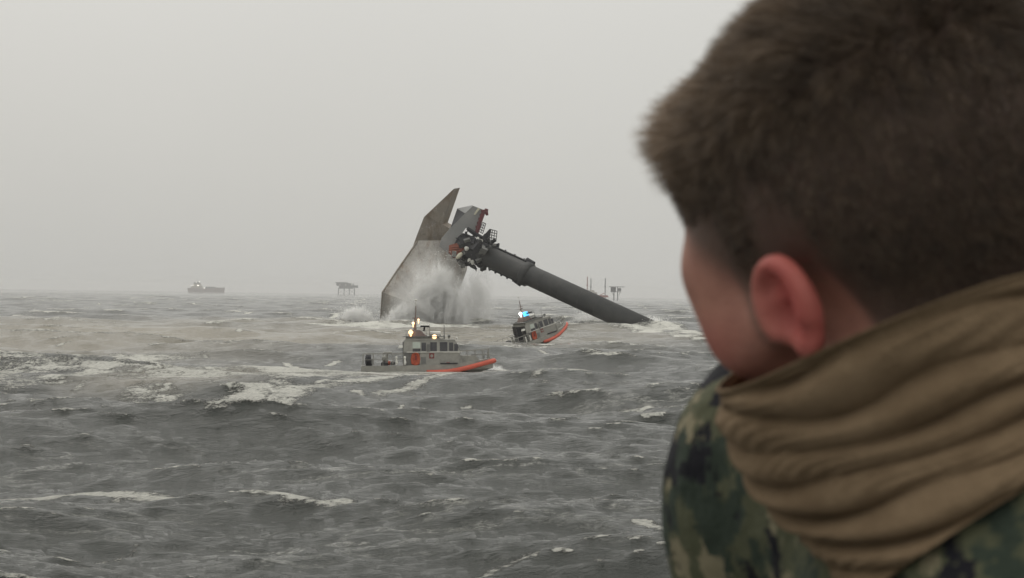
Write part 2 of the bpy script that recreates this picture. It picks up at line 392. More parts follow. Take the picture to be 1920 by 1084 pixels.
# ------------------------------------------------------------------ the patrol boats (x forward, y port, z up, waterline z = 0)
def boat_parts(root):
    # hull: lofted sections
    st = [(0.0, 1.95, 0.72), (1.5, 2.02, .72), (4, 2.08, .74), (7, 2.1, .80), (9.2, 2.0, .92), (10.8, 1.72, 1.08), (12.0, 1.22, 1.24), (12.9, .66, 1.36), (13.45, .10, 1.44)]
    V = []; F = []; ns = 7
    for x, hb, zd in st:
        k = x / 13.45; kz = -.75 + 1.3 * max(0, k - .72) / .28 * .9; ch = .04 + .75 * max(0, k - .55) / .45
        cb = hb * (.90 - .25 * max(0, k - .5))
        V += [(x, 0, kz), (x, cb, ch * .55), (x, hb, ch + .1), (x, hb, zd), (x, -hb, zd), (x, -hb, ch + .1), (x, -cb, ch * .55)]
    for i in range(len(st) - 1):
        for k in range(ns):
            F.append((i * ns + k, i * ns + (k + 1) % ns, (i + 1) * ns + (k + 1) % ns, (i + 1) * ns + k))
    F.append(tuple(range(ns))); F.append(tuple((len(st) - 1) * ns + k for k in range(ns))[::-1])
    MB().add(V, F).build('hull', M_alu, root)
    # foredeck and aft deck plating, set into the hull top
    MB().box(.08, 4.2, -1.86, 1.86, .70, .748).build('aft_deck', M_deckg, root)
    # collar round the bow half
    cpts = [(6.6, .10, 2.16), (7.6, .06, 2.2), (8.8, .12, 2.12), (9.9, .30, 1.98), (10.8, .50, 1.72), (11.7, .72, 1.36), (12.5, .92, .92), (13.1, 1.06, .50), (13.45, 1.13, .16)]
    pl = [(x, -y, z) for x, z, y in cpts] + [(13.56, 0, 1.15)] + [(x, y, z) for x, z, y in cpts[::-1]]
    rr = [.20] + [.245] * (len(pl) - 2) + [.20]
    MB().tube(pl, rr, 14).build('collar', M_collar, root, True)
    # lower house
    MB().box(5.9, 10.4, -1.72, 1.72, .70, 2.06, (.05, .5, .08, .08)).build('lower_house', M_alu, root)
    MB().box(10.15, 12.3, -1.0, 1.0, .95, 1.72, (.0, .7, .15, .15)).build('fore_trunk', M_alu, root)
    # wheelhouse
    MB().box(4.25, 10.05, -1.60, 1.60, 2.055, 3.28, (.05, .55, .14, .14)).build('wheelhouse', M_alu, root)
    MB().box(4.25, 5.95, -1.55, 1.55, .745, 2.06).build('aft_cabin', M_aluD, root)
    MB().box(4.45, 8.25, -1.50, 1.50, 3.275, 3.70, (.12, .5, .14, .14)).box(8.0, 9.75, -1.52, 1.52, 3.275, 3.42, (0, .3, .1, .1)).build('roof', M_alu, root)
    MB().box(4.2, 8.35, -1.62, 1.62, 3.62, 3.70).build('roof_edge', M_aluD, root)
    # side windows, both sides: proud panes in frames
    win = [(5.20, 5.98, 2.50, 3.12, M_glassL), (5.20, 5.98, 2.12, 2.44, M_glass), (6.10, 6.55, 2.22, 3.06, M_glass), (7.0, 7.66, 2.2, 3.10, M_glass), (7.95, 8.72, 2.18, 3.10, M_glass), (8.90, 9.32, 2.22, 3.06, M_glass), (9.42, 9.80, 2.2, 2.9, M_glass)]
    for x0, x1, z0, z1, mm in win:
        for sgn in (-1, 1):
            def yy(z): return sgn * (1.60 - .14 * (z - 2.055) / 1.225)
            o_ = sgn * .02
            fr = [(x0, yy(z0) + o_, z0), (x1, yy(z0) + o_, z0), (x1, yy(z1) + o_, z1), (x0, yy(z1) + o_, z1)]
            bk = [(p[0], p[1] - sgn * .06, p[2]) for p in fr]
            wdw = MB().prism(fr, bk).build('window', mm, root)
    # aft door and windows
    MB().box(4.19, 4.26, -.52, .52, .9, 3.1).build('aft_door', M_black, root)
    for y0, y1 in ((-1.35, -.65), (.65, 1.35)):
        MB().box(4.20, 4.28, y0 - .08 * (y0 < 0), y1 + .08 * (y0 > 0), 1.6, 3.15).build('window', M_glass, root)
    for y0, y1 in ((-1.3, -.5), (-.38, .38), (.5, 1.3)):     # windscreen panes
        fr = [(10.055, y0, 2.15), (10.055, y1, 2.15), (9.60, y1 * .95, 3.15), (9.60, y0 * .95, 3.15)]
        MB().prism(fr, [(p[0] - .06, p[1], p[2]) for p in fr]).build('windscreen', M_glass, root)
    # arch and mast
    MB().box(4.75, 6.7, -.7, .7, 3.69, 4.35, (.25, .75, .2, .2)).build('mast_base', M_mast, root)
    MB().tube([(5.45, 0, 4.3), (5.5, 0, 5.6)], [.16, .10], 8).tube([(5.5, 0, 5.55), (5.55, 0, 6.8)], [.07, .05], 6).tube([(5.52, -.5, 5.9), (5.52, .5, 5.9)], .04, 6).tube([(5.2, 0, 5.55), (5.9, 0, 5.6)], .05, 6).build('mast', M_mast, root)
    MB().tube([(5.55, 0, 6.8), (5.56, 0, 7.35)], .03, 5).ball((5.56, 0, 7.4), (.14, .14, .09)).build('mast_antenna', M_white, root)
    MB().tube([(6.35, 0, 4.2), (6.45, 0, 4.62)], .09, 8).box(5.98, 6.95, -.75, .75, 4.62, 4.80, (.05, .05, 0, 0)).build('radar', M_black, root)
    for x, y, z0, z1 in ((8.45, -.9, 3.4, 4.85), (6.95, -1.1, 3.69, 4.9), (8.45, .9, 3.4, 4.85)):
        MB().tube([(x, y, z0), (x, y, z0 + .35)], .05, 6).tube([(x, y, z0 + .3), (x, y, z1)], [.03, .015], 5).build('whip_antenna', M_aluD, root)
    MB().ball((9.7, -.5, 3.5), (.12, .12, .12)).build('dome', M_white, root)
    MB().box(3.72, 4.2, -1.5, -1.05, 2.55, 2.8, (.12, 0, .05, .05)).build('horn_box', M_white, root)
    # railings
    for sgn in (-1, 1):
        rl = MB(); yy = sgn * 1.86
        rl.tube([(.15, yy, 1.92), (4.3, yy, 1.92)], .035, 6).tube([(.15, yy, 1.35), (4.3, yy, 1.35)], .022, 6)
        for x in (.15, 1.2, 2.2, 3.2, 4.25): rl.tube([(x, yy, .72), (x, yy, 1.92)], .03, 6)
        rl.build('aft_railing', M_alu, root)
        br = MB(); line = [(10.0, 1.74, 1.0, 2.12), (10.8, 1.55, 1.08, 2.2), (11.6, 1.25, 1.2, 2.25), (12.4, .82, 1.3, 2.3), (13.0, .42, 1.36, 2.35)]
        br.tube([(x, sgn * y, z1) for x, y, z0, z1 in line] , .035, 6).tube([(x, sgn * y, (z0 + z1) / 2) for x, y, z0, z1 in line], .025, 6)
        for x, y, z0, z1 in line: br.tube([(x, sgn * y, z0), (x, sgn * y, z1)], .032, 6)
        br.build('bow_railing', M_alu, root)
    MB().tube([(12.85, -.25, 1.3), (13.0, -.25, 2.45), (13.0, .25, 2.45), (12.85, .25, 1.3)], .05, 6).tube([(13.1, 0, 1.35), (12.95, 0, 2.2)], .07, 6).build('bow_post', M_alu, root)
    # tow reel and stern gear
    MB().tube([(.55, -1.2, 1.32), (1.0, -1.2, 1.32)], .60, 12).tube([(.4, -1.2, 1.32), (.55, -1.2, 1.32)], [.35, .60], 12).box(.45, 1.1, -1.35, -1.05, .74, .95).build('tow_reel', M_black, root)
    MB().box(.5, 1.1, .9, 1.6, .74, 1.4).build('stern_locker', M_aluD, root)
    MB().tube([(2.55, 0, .74), (2.6, 0, 2.0)], .13, 8).tube([(2.2, 0, 2.02), (3.1, 0, 2.02)], .09, 8).ball((2.3, -.6, 1.45), (.25, .25, .3)).build('tow_bitt', M_alu, root)
    MB().box(2.0, 2.7, -1.5, -.9, .74, 1.05).build('deck_box', M_black, root)
    for x in (3.55, 4.4):
        MB().tube([(x, -1.93, .85), (x + .04, -1.93, 1.05), (x, -1.93, 1.45)], [.09, .13, .07], 8).ball((x, -1.93, 1.55), (.13, .1, .16)).build('fender', M_white, root)
    # orange rescue gear on the side, dark pouch in its middle
    g = MB(); g.tube([(5.15, -1.66, .95), (5.1, -1.66, 1.4), (5.2, -1.66, 1.85), (5.5, -1.66, 2.02), (5.8, -1.66, 1.85), (5.88, -1.66, 1.4), (5.8, -1.66, .95), (5.5, -1.66, .78), (5.15, -1.66, .95)], .10, 8)
    g.box(5.2, 5.8, -1.68, -1.56, .9, 1.85).build('rescue_sling', M_orange, root)
    MB().box(5.42, 5.62, -1.76, -1.66, 1.3, 1.8).build('sling_pouch', M_red, root)
    # roof and deck clutter
    MB().tube([(7.0, .5, 3.95), (8.1, .5, 3.95)], .27, 10).box(7.1, 8.0, .3, .7, 3.68, 3.8).build('raft_canister', M_white, root)
    MB().tube([(8.9, -.9, 3.42), (8.9, -.9, 3.62)], .06, 6).tube([(8.78, -.9, 3.72), (9.05, -.9, 3.72)], [.13, .17], 8).build('searchlight', M_aluD, root)
    MB().tube([(4.55, -1.4, 3.7), (4.55, -1.4, 4.25), (6.6, -1.4, 4.25), (6.6, -1.4, 3.7)], .035, 6).tube([(5.6, -1.4, 3.7), (5.6, -1.4, 4.25)], .03, 6).build('roof_rail', M_aluD, root)
    for k in range(4): MB().tube([(4.05, -1.35, 1.0 + .3 * k), (4.05, -.95, 1.0 + .3 * k)], .03, 5).build('ladder_rung', M_alu, root)
    for k in range(3): MB().ball((3.2 - .45 * k, .5 + .3 * k, .95), (.3, .22, .22), 8, 6).build('gear_bag', [M_aluD, M_orange, M_black][k], root)
    MB().box(6.65, 6.95, -1.78, -1.70, 2.12, 2.9).build('side_grille', M_aluD, root)
    MB().tube([(4.6, -1.75, 2.1), (10.2, -1.72, 2.1)], .04, 6).build('house_handrail', M_white, root)
    MB().box(11.2, 11.9, -.35, .35, 1.7, 1.82).build('fore_hatch', M_aluD, root)
    MB().tube([(12.5, -.3, 1.35), (12.5, -.3, 1.65), (12.5, .3, 1.65), (12.5, .3, 1.35)], .07, 6).build('bow_cleat', M_aluD, root)
    # markings on the house side
    def panel(name, x0, x1, z0, z1, mm, dz=.03):
        def y(z): return -(1.72 - .08 * (z - .70) / 1.36) - dz
        fr = [(x0, y(z0), z0), (x1, y(z0), z0), (x1, y(z1), z1), (x0, y(z1), z1)]
        return MB().prism(fr, [(p[0], p[1] + .06, p[2]) for p in fr]).build(name, mm, root)
    panel('emblem', 6.88, 7.38, 1.45, 1.98, M_red)
    e = [(7.13 + .16 * math.cos(k * .7854), 1.71 + .17 * math.sin(k * .7854)) for k in range(8)]
    MB().prism([(a, -1.712, b_) for a, b_ in e], [(a, -1.66, b_) for a, b_ in e]).build('emblem_disc', M_alu, root)
    panel('vent', 8.62, 8.96, .70 + .08, 1.05, M_red, .03)
    MB().box(8.0, 9.75, -2.10, -1.70, .90, 1.0).build('step_recess', M_black, root)
    panel('hatch', 6.05, 6.55, .9, 1.6, M_aluD, .02)
    panel('grab_rail', 8.3, 10.0, 2.0, 2.04, M_white, .06)
def lamps(root, spec):
    for x, y, z, r, mm in spec:
        MB().ball((x, y, z), r, 10, 6).tube([(x, y, z - r - .25), (x, y, z - r * .5)], r * .4, 6).build('lamp', mm, root, True)
boat1 = empty('patrol_boat'); boat_parts(boat1)
tag(boat1, 'grey patrol boat with orange bow collar and lit warm floodlights, side-on in its foam wake', 'boat', 'patrol boats by the wreck')
parts1 = list(boat1.children)
lamps(boat1, [(5.02, -.9, 4.12, .24, L_warm), (7.42, -1.3, 3.62, .25, L_warm), (5.28, -.3, 5.02, .14, L_warm), (5.82, -.2, 5.38, .11, L_warm)])
boat2 = empty('patrol_boat')
tag(boat2, 'patrol boat with blue flashing light, bow pitched up, beneath the slanting wreck leg', 'boat', 'patrol boats by the wreck')
for p in parts1:
    c = p.copy(); col.objects.link(c); c.parent = boat2
lamps(boat2, [(4.95, -.3, 4.95, .22, L_white)])
MB().box(5.65, 6.45, -.45, .3, 4.36, 4.95, (.1, .15, .1, .1)).build('blue_light_bar', L_blue, boat2)
def place_boat(o, u, v, yaw, pitch, roll, dz=0.0, anchor=6.8):
    g = ground(u, v); 
    rot = Euler((roll, -pitch, yaw), 'XYZ').to_matrix()
    off = rot @ Vector((anchor, 0, 0))
    o.rotation_euler = (roll, -pitch, yaw)
    o.location = (g[0] - off.x, g[1] - off.y, sea_height(g[0], g[1]) * 0 + dz - off.z)
place_boat(boat1, 803, 693, R(4), R(1.0), R(-1), -.28)
place_boat(boat2, 1001, 645, R(40), R(15), R(-4), .12); boat2.scale = (1.06,) * 3

# ------------------------------------------------------------------ the capsized vessel
WY = 425.0
def P(u, v, d=0.0): return atY(u, v, WY + d)
M_hull = mat('weathered_hull_paint', (.255, .235, .205), .75, (.40, .375, .335), .16, .05, .5, lo=.3, hi=.7)
def hull_mat(name, a, b_, rust):
    m_ = mat(name, a, .75, b_, .16, .05, .5, lo=.3, hi=.7); t = m_.node_tree; b = t.nodes['Principled BSDF']; N = t.nodes.new; L = t.links.new
    base = b.inputs['Base Color'].links[0].from_socket; tcn = N('ShaderNodeTexCoord')
    for sc, st, lo_, hi_, c_, k_ in ((.5, (1.3, 1, .10), .50, .66, rust, .8), (1.2, (1, 1, 1), .55, .68, (.11, .09, .07), .65), (.13, (1, 1, 1), .48, .60, (.22, .205, .19), .6), (.28, (1, 1, 1), .56, .66, (.60, .57, .52), .5)):
        mp = N('ShaderNodeMapping'); mp.inputs['Scale'].default_value = st; L(tcn.outputs['Object'], mp.inputs[0])
        n = N('ShaderNodeTexNoise'); n.inputs['Scale'].default_value = sc; n.inputs['Detail'].default_value = 7; n.inputs['Roughness'].default_value = .7; L(mp.outputs[0], n.inputs['Vector'])
        r = N('ShaderNodeMapRange'); r.inputs['From Min'].default_value = lo_; r.inputs['From Max'].default_value = hi_; r.inputs['To Max'].default_value = k_; L(n.outputs['Fac'], r.inputs['Value'])
        x = N('ShaderNodeMixRGB'); x.inputs[2].default_value = (*c_, 1); L(r.outputs[0], x.inputs[0]); L(base, x.inputs[1]); base = x.outputs[0]
    L(base, b.inputs['Base Color']); return m_
M_hull = hull_mat('stained_hull_paint', (.36, .34, .31), (.48, .46, .43), (.24, .17, .12))
M_hull2 = hull_mat('stained_bow_plating', (.235, .205, .17), (.32, .285, .24), (.15, .10, .06))
M_hull3 = mat('bare_bow_plating', (.205, .18, .145), .75, (.28, .25, .205), .22, .05, .5, lo=.3, hi=.7)
M_house = mat('wreck_grey_paint', (.20, .205, .205), .7, (.27, .27, .265), .3, .03, .8, lo=.3, hi=.7)
M_dark = mat('wreck_black_steel', (.016, .016, .020), .7, (.03, .03, .035), .6)
M_leg = mat('leg_steel', (.028, .029, .030), .62, (.052, .052, .050), .35, .03, 1.2, lo=.35, hi=.7)
M_rust = mat('orange_primer', (.33, .10, .06), .7, (.16, .07, .05), .9, .03, 2)
M_cream = mat('cream_float', (.62, .60, .47), .55, (.5, .48, .38), 1)
wreck = empty('capsized_lift_boat', ground(800, 612)); WB = np.array(wreck.location)
tag(wreck, 'capsized work vessel, hull reared up, one thick dark leg slanting into the sea', 'ship')
def wp(name, mb, m, smooth=False):
    mb.v = [tuple(np.array(p) - WB) for p in mb.v]
    return mb.build(name, m, wreck, smooth)
def slab(front, off):               # outline in pixel + depth, thickness as a world offset
    f = [P(*q) for q in front]; return MB().prism(f, [p + np.array(off) for p in f])
hd = lambda u, v: (u, v, 9 - (v - 452) * .064)
wp('hull', slab([hd(*q) for q in ((783, 452), (824, 452), (866, 500), (866, 512), (849, 560), (840, 600), (836, 640), (800, 640), (790, 575), (717, 548), (748, 502))], (1.2, 5.5, 1.0)), M_hull)
wp('hull_knuckle', slab([(716.8, 548, 2.8), (790, 575, 1.1), (800, 640, 4.0), (712, 640, 8), (713, 612, 6)], (.8, 4, .6)), M_hull)
wp('bow_rake', slab([(851, 354, 6), (828, 420, 9), (843, 428, 9.5), (846, 475, 11.5), (783, 476, 11.5), (772, 468, 11), (782, 440, 10), (795, 407, 8.5)], (1.5, 4.5, .6)), M_hull2)
for q in ((799, 405, 8.3, 826, 420, 8.8), (785, 440, 9.6, 836, 446, 9.9)):
    wp('plate_seam', MB().tube([P(q[0], q[1], q[2]), P(q[3], q[4], q[5])], .07, 5), M_hull2)
mixp = lambda p, q, t: (p[0] + (q[0] - p[0]) * t, p[1] + (q[1] - p[1]) * t)
for k in (2, 4):
    a_, b_ = mixp((783, 452), (718, 546), k / 7), mixp((826, 454), (845, 572), k / 7)
    wp('plate_seam', MB().tube([P(*hd(*a_)) - np.array([0, .03, 0]), P(*hd(*b_)) - np.array([0, .03, 0])], .045, 5), M_hull)
for k in (2,):
    a_, b_ = mixp((783, 452), (826, 454), k / 5), mixp((718, 546), (845, 572), k / 5)
    wp('plate_seam', MB().tube([P(*hd(*a_)) - np.array([0, .03, 0]), P(*hd(*b_)) - np.array([0, .03, 0])], .045, 5), M_hull)
wp('hull_edge', MB().tube([P(783, 452, 8.9), P(748, 502, 5.7), P(717, 548, 2.8), P(713, 612, 6)], .22, 6), M_hull2)
HF = [(872, 400), (887, 386), (908, 394), (893, 437), (874, 427), (862, 444), (846, 480), (824, 462), (828, 447), (845, 427)]
hf = [P(u, v, -2) for u, v in HF]
wp('jacking_house', MB().prism(hf, [p + np.array([-.4, 8, .3]) for p in hf]), M_house)
bb = [(857.5, 391), (872.3, 399.6), (886.5, 386), (880, 405), (848, 440), (834, 440)]
wp('house_side', MB().prism([P(857, 391.5, 5), P(872.5, 399.8, -1.7), P(846, 427.5, -1.7), P(843, 432, 5)], [P(859, 392, 6), P(874, 401, 2), P(848, 428, 2), P(845, 433, 6)]), M_dark)  # shade of the open interior put into a solid black slab
wp('house_roof', MB().prism([P(857, 391, 5), P(886.5, 384.5, 3), P(887, 386.5, -2.1), P(872, 400, -2.1)], [P(858, 392.5, 5.5), P(886.5, 386, 3.5), P(886.5, 389, -1.2), P(873, 402, -1.2)]), M_house)
wp('cream_panel', slab([(888, 402, -2.3), (891, 403, -2.3), (900, 391.5, -2.3), (896, 390, -2.3)], (0, .25, 0)), M_cream)
rb = MB(); rb.tube([P(908, 394, -2.6), P(900, 416, -2.6), P(893.5, 437, -2.6)], .55, 7)
for k in range(5):
    u, v = 907 - 2.6 * k, 396 + 7.5 * k; rb.tube([P(u, v, -2.6), P(u - 5, v - 1, -2.6)], .3, 6)
rb.tube([P(906, 395, -2.6), P(912, 398, -2.5), P(914, 404, -2.4)], [.4, .6, .3], 7).tube([P(909, 393, -2.6), P(915, 395, -2.5)], .4, 6)
wp('red_boom', rb, M_boom)
# lattices (handrail frames)
def lattice(name, a, b, c, d, nx, ny, dep):
    m_ = MB()
    L_ = lambda p, q, t: (p[0] + (q[0] - p[0]) * t, p[1] + (q[1] - p[1]) * t)
    for i in range(nx + 1):
        p, q = L_(a, b, i / nx), L_(d, c, i / nx); m_.tube([P(*p, dep), P(*q, dep)], .10, 5)
    for i in range(ny + 1):
        p, q = L_(a, d, i / ny), L_(b, c, i / ny); m_.tube([P(*p, dep), P(*q, dep)], .10, 5)
    wp(name, m_, M_dark)
lattice('handrail_frame', (919, 430), (932, 433.5), (930, 453), (916, 450), 3, 4, -3)
lattice('handrail_frame', (905, 417), (911, 419.5), (905, 438), (898, 434), 2, 4, -1)
wp('fin_plate', slab([(918, 429, -3.4), (919, 431, -3.4), (914, 455, -3.4), (922, 461, -3.4), (912, 470, -3.4), (898, 462, -3.4), (904, 446, -3.4), (911, 437, -3.4)], (.3, 2.2, 0)), M_dark)
wp('platform_wing', slab([(920, 459, -3), (935.5, 456, -3), (934, 467, -3), (924, 472, -3), (916, 468, -3)], (.2, 3, 0)), M_dark)
wp('gangway', MB().tube([P(876, 428, -2.6), P(890, 437, -2.8), P(908, 448, -3.0)], .5, 6).tube([P(877, 431, -2.6), P(904, 451, -3.0)], .35, 6), M_dark)
# leg
c0, c1 = P(868, 459, -.5), P(1214, 617.5, -26)
ax = (c1 - c0) / np.linalg.norm(c1 - c0)
LL = np.linalg.norm(c1 - c0); RL = 2.70
def on(t): return c0 + ax * t
wp('leg', MB().tube([on(4), on(LL * .5), on(LL + 9)], RL, 40), M_leg, True)
pr = np.cross(ax, [0, 1, 0]); pr /= np.linalg.norm(pr); pr = pr if pr[2] > 0 else -pr
wp('leg_collar', MB().tube([on(19.6), on(19.9), on(21.4), on(21.8)], [RL + .1, RL + .5, RL + .5, RL + .1], 40), M_leg, True)
rk = MB(); rk.tube([on(9) + pr * (RL + .25), on(19) + pr * (RL + .25)], .28, 6)
for k in range(14):
    rk.tube([on(9 + k * .75) + pr * (RL - .1), on(9.3 + k * .75) + pr * (RL + (.75 if k % 4 == 0 else .45))], .22, 5)
rk.tube([on(19.0) + pr * (RL + .4), on(21.4) + pr * (RL + .4)], [.9, .7], 8)
wp('leg_rack', rk, M_dark)
lo = MB(); lo.tube([on(10) - pr * (RL + .08), on(20) - pr * (RL + .08)], .22, 6)
for k in range(6): lo.tube([on(10 + k * 1.9) - pr * (RL - .1), on(10.5 + k * 1.9) - pr * (RL + .55)], .28, 5)
lo.tube([on(18.4) - pr * (RL + .3), on(20.4) - pr * (RL + .45)], [.4, .6], 8)
wp('leg_rack', lo, M_dark)
for t in (26, 32, 38, 43):
    wp('leg_weld_ring', MB().tube([on(t), on(t + .25)], RL + .03, 36), M_leg, True)
# machinery round the leg head
g = np.random.default_rng(4)
wp('leg_guide', MB().tube([on(-.8), on(7.5)], [RL + .4, RL + .4], 10), M_dark)
for k in range(105):
    t = g.uniform(-1.5, 9.5); a = g.uniform(0, 6.28); q = np.cross(ax, pr)
    c = on(t) + (math.cos(a) * pr + math.sin(a) * q) * g.uniform(2.4, 4.9) * (1 if t < 7 else .72)
    s = g.uniform(.35, 1.25); e1 = g.normal(size=3); e1 /= np.linalg.norm(e1); e2 = np.cross(e1, g.normal(size=3)); e2 /= np.linalg.norm(e2); e3 = np.cross(e1, e2)
    hx, hy, hz = s, s * g.uniform(.3, .8), s * g.uniform(.2, .6)
    vv = [c + e1 * hx * i + e2 * hy * j + e3 * hz * l for l in (-1, 1) for i, j in ((-1, -1), (1, -1), (1, 1), (-1, 1))]
    wp('machinery_block', MB().prism(vv[:4], vv[4:]), [M_dark, M_leg, M_dark, M_aluD][k % 4])
for k in range(22):
    t = g.uniform(0, 8); a = g.uniform(0, 6.28); q = np.cross(ax, pr)
    c = on(t) + (math.cos(a) * pr + math.sin(a) * q) * g.uniform(3, 4.2); d_ = g.normal(size=3); d_ /= np.linalg.norm(d_)
    wp('strut', MB().tube([c, c + d_ * g.uniform(1.5, 3.5)], .13, 5), M_dark)
for (u, v, d) in ((896, 449, -4), (902, 452, -4), (880, 489, -4.5), (886, 492, -4.5)):
    wp('white_fitting', MB().ball(P(u, v, d), (.5, .4, .7), 8, 6), M_white)
wp('hanging_wreckage', MB().tube([P(884, 484, -2), P(896, 497, -2), P(907, 501, -2), P(911, 497, -2), P(904, 492, -2), P(890, 488, -2)], .45, 6).tube([P(870, 487, -2), P(884, 500, -2), P(894, 505, -2)], .35, 6).tube([P(898, 484, -2), P(902, 502, -2)], .5, 6), M_dark)
wp('orange_panel', slab([(842, 460, -4.2), (856, 456, -4.2), (869, 464, -4.2), (871, 474, -4.2), (862, 485, -4.2), (850, 484, -4.2), (841, 474, -4.2)], (.2, 2.0, 0)), M_rust)
for k in range(4): wp('orange_rib', MB().tube([P(846 + 2 * k, 463 + 4 * k, -4.4), P(866 + k, 462 + 4.4 * k, -4.4)], .16, 5), M_rust)
fl = MB(); a_ = P(871, 467.5, -5); b_ = P(879, 465, -5); fl.tube([a_, a_ * .85 + b_ * .15, a_ * .4 + b_ * .6, b_], [.3, .62, .66, .25], 10); wp('white_float', fl, M_white, True)
fl = MB(); a_ = P(856, 485, -5); b_ = P(866.5, 474, -5); fl.tube([a_, a_ * .8 + b_ * .2, a_ * .3 + b_ * .7, b_], [.3, .56, .60, .25], 10); wp('white_float', fl, M_cream, True)

# ------------------------------------------------------------------ far things
M_far = mat('platform_steel', (.09, .09, .10), .7, (.13, .13, .14), .3)
M_farred = mat('platform_red', (.33, .10, .08), .7, (.25, .08, .07), .3)
M_farw = mat('far_white_paint', (.5, .48, .43), .6, (.4, .38, .34), .3)
def far_root(name, u, v, D, label, cat):
    p = atY(u, v, D); o = empty(name, (p[0], p[1], 0)); tag(o, label, cat); return o, D / FPX
# platform, left of the wreck
o, k = far_root('oil_platform', 650, 552, 6000, 'hazy grey offshore platform on thin legs, left of the reared hull', 'platform')
top = lambda px: px * k
MB().box(top(-19), top(8), -9, 9, top(15.5), top(21)).build('upper_deck', M_far, o)
MB().box(top(-22), top(2), -8, 8, top(21.2), top(22.5)).build('roof_deck', M_far, o)
MB().box(top(-14), top(12), -9, 9, top(10.5), top(15.4)).build('lower_deck', M_far, o)
MB().box(top(8), top(21), -7, 7, top(12.5), top(17), (0, 0, 0, 0)).build('side_module', M_far, o)
for x in (-16, -5, 5, 15):
    for y in (-7, 7):
        MB().tube([(top(x), y, -4), (top(x * .95), y, top(12))], 1.0, 8).build('leg', M_far, o)
br = MB()
for x0, x1 in ((-16, -5), (-5, 5), (5, 15)):
    br.tube([(top(x0), -7, 1), (top(x1), -7, top(10))], .5, 5).tube([(top(x1), -7, 1), (top(x0), -7, top(10))], .5, 5)
br.build('brace', M_far, o)
for i in range(9):
    x = -17 + i * 3.6; MB().box(top(x), top(x + 2), -10, -9, top(16.5), top(19.5)).build('module', [M_far, M_farw, M_far][i % 3], o)
MB().tube([(top(7), 0, top(17)), (top(15), 0, top(22))], .7, 5).build('crane_boom', M_far, o)
# platform by the leg
o, k = far_root('oil_platform', 1156, 559, 3200, 'small dark platform with flat helideck on four legs, right of the three-masted rig', 'platform')
MB().box(-top(0) - 13 * k, 13 * k, -8, 8, 24.2 * k, 25.2 * k, (-1.5, -2, -1, -1)).build('helideck', M_far, o)
MB().box(-11 * k, -2 * k, -6, 6, 16 * k, 24 * k, (0, 0, 0, 0)).build('module', M_far, o)
MB().box(2 * k, 8 * k, -6, 6, 17 * k, 22 * k).build('module', M_far, o)
MB().box(-11 * k, 8 * k, -6, 6, 14.8 * k, 16 * k).build('lower_deck', M_far, o)
for x in (-5, 2):
    for y in (-4, 4): MB().tube([(x * k, y, -3), (x * k, y, 24 * k)], .75, 8).build('leg', M_far, o)
for x in (-10, 7):
    MB().tube([(x * .6 * k, -4, 9 * k), (x * k, -4, 16 * k)], .45, 5).build('brace', M_far, o)
for i in range(5): MB().tube([((-10 + 4 * i) * k, -6, 16 * k), ((-10 + 4 * i) * k, -6, 24 * k)], .3, 5).build('post', M_far, o)
# jack-up rig
o, k = far_root('jack_up_rig', 1119, 559, 3100, 'distant jack-up rig with three tall reddish legs behind the slanting wreck leg', 'rig')
k2 = k
for x, y, h, mm in ((-18.5, -8, 43, M_farred), (-11, 8, 40, M_far), (15.5, 0, 41, M_far)):
    MB().tube([(x * k, y, -3), (x * k, y, h * k)], .85, 8).tube([(x * k, y, (h - 17) * k), (x * k, y, (h - 15) * k)], 1.6, 8).build('leg', mm, o)
MB().box(-26 * k, 22 * k, -11, 11, 5 * k, 9 * k, (1, 3, 0, 0)).build('hull', M_farred, o)
MB().box(-19 * k, 1 * k, -8, 8, 9 * k, 14 * k, (0, 1, 0, 0)).build('house', M_farw, o)
MB().box(-18 * k, -4 * k, -7, 7, 14 * k, 18 * k, (.5, 2, 0, 0)).build('upper_house', M_farw, o)
MB().tube([(6 * k, -5, 9 * k), (14 * k, -5, 13 * k)], .6, 5).build('crane_boom', M_farred, o)
for i in range(5): MB().box((-16 + 3 * i) * k, (-14.6 + 3 * i) * k, -8.2, -7.9, 10.5 * k, 12.2 * k).build('window', M_far, o)
# supply ship
L_ship = mat('ship_deck_light', (1, 1, 1), .3, emit=(1, .95, .85, 5))
o, k = far_root('supply_ship', 388, 549, 6400, 'faint supply ship with bright deck lights and long low stern on the left horizon', 'ship')
M_shiph = mat('hazed_ship_hull', (.36, .32, .31), .7, (.30, .27, .265), .2)  # distance haze put into the hull colour: paler so the ship reads fainter
MB().prism([(-34 * k, -6, -1), (32 * k, -6, -1), (33.5 * k, -6, 9 * k), (12 * k, -6, 9 * k), (10 * k, -6, 7 * k), (-37 * k, -6, 7.5 * k)], [(-34 * k, 6, -1), (32 * k, 6, -1), (33.5 * k, 6, 9 * k), (12 * k, 6, 9 * k), (10 * k, 6, 7 * k), (-37 * k, 6, 7.5 * k)]).build('hull', M_shiph, o)
MB().box(-30 * k, -8 * k, -5, 5, 7 * k, 12 * k, (1, 1, 0, 0)).build('house', M_farw, o)
MB().box(-26 * k, -11 * k, -4.5, 4.5, 12 * k, 16 * k, (1, 1, 0, 0)).build('bridge', M_farw, o)
MB().box(-24 * k, -13 * k, -4.5, 4.5, 16 * k, 19 * k, (1, 1, 0, 0)).build('upper_bridge', M_far, o)
MB().tube([(-19 * k, 0, 18 * k), (-19 * k, 0, 25 * k)], .5, 5).build('mast', M_far, o)
for x, z in ((-29, 11.8), (-25.5, 12.7), (-17, 12.2), (-14, 19), (-20, 18.4), (-4.6, 7.4), (-15.5, 12.2)):
    MB().ball((x * k, -6, z * k), (1.3, .8, 1.1), 8, 6).build('deck_light', L_ship, o)
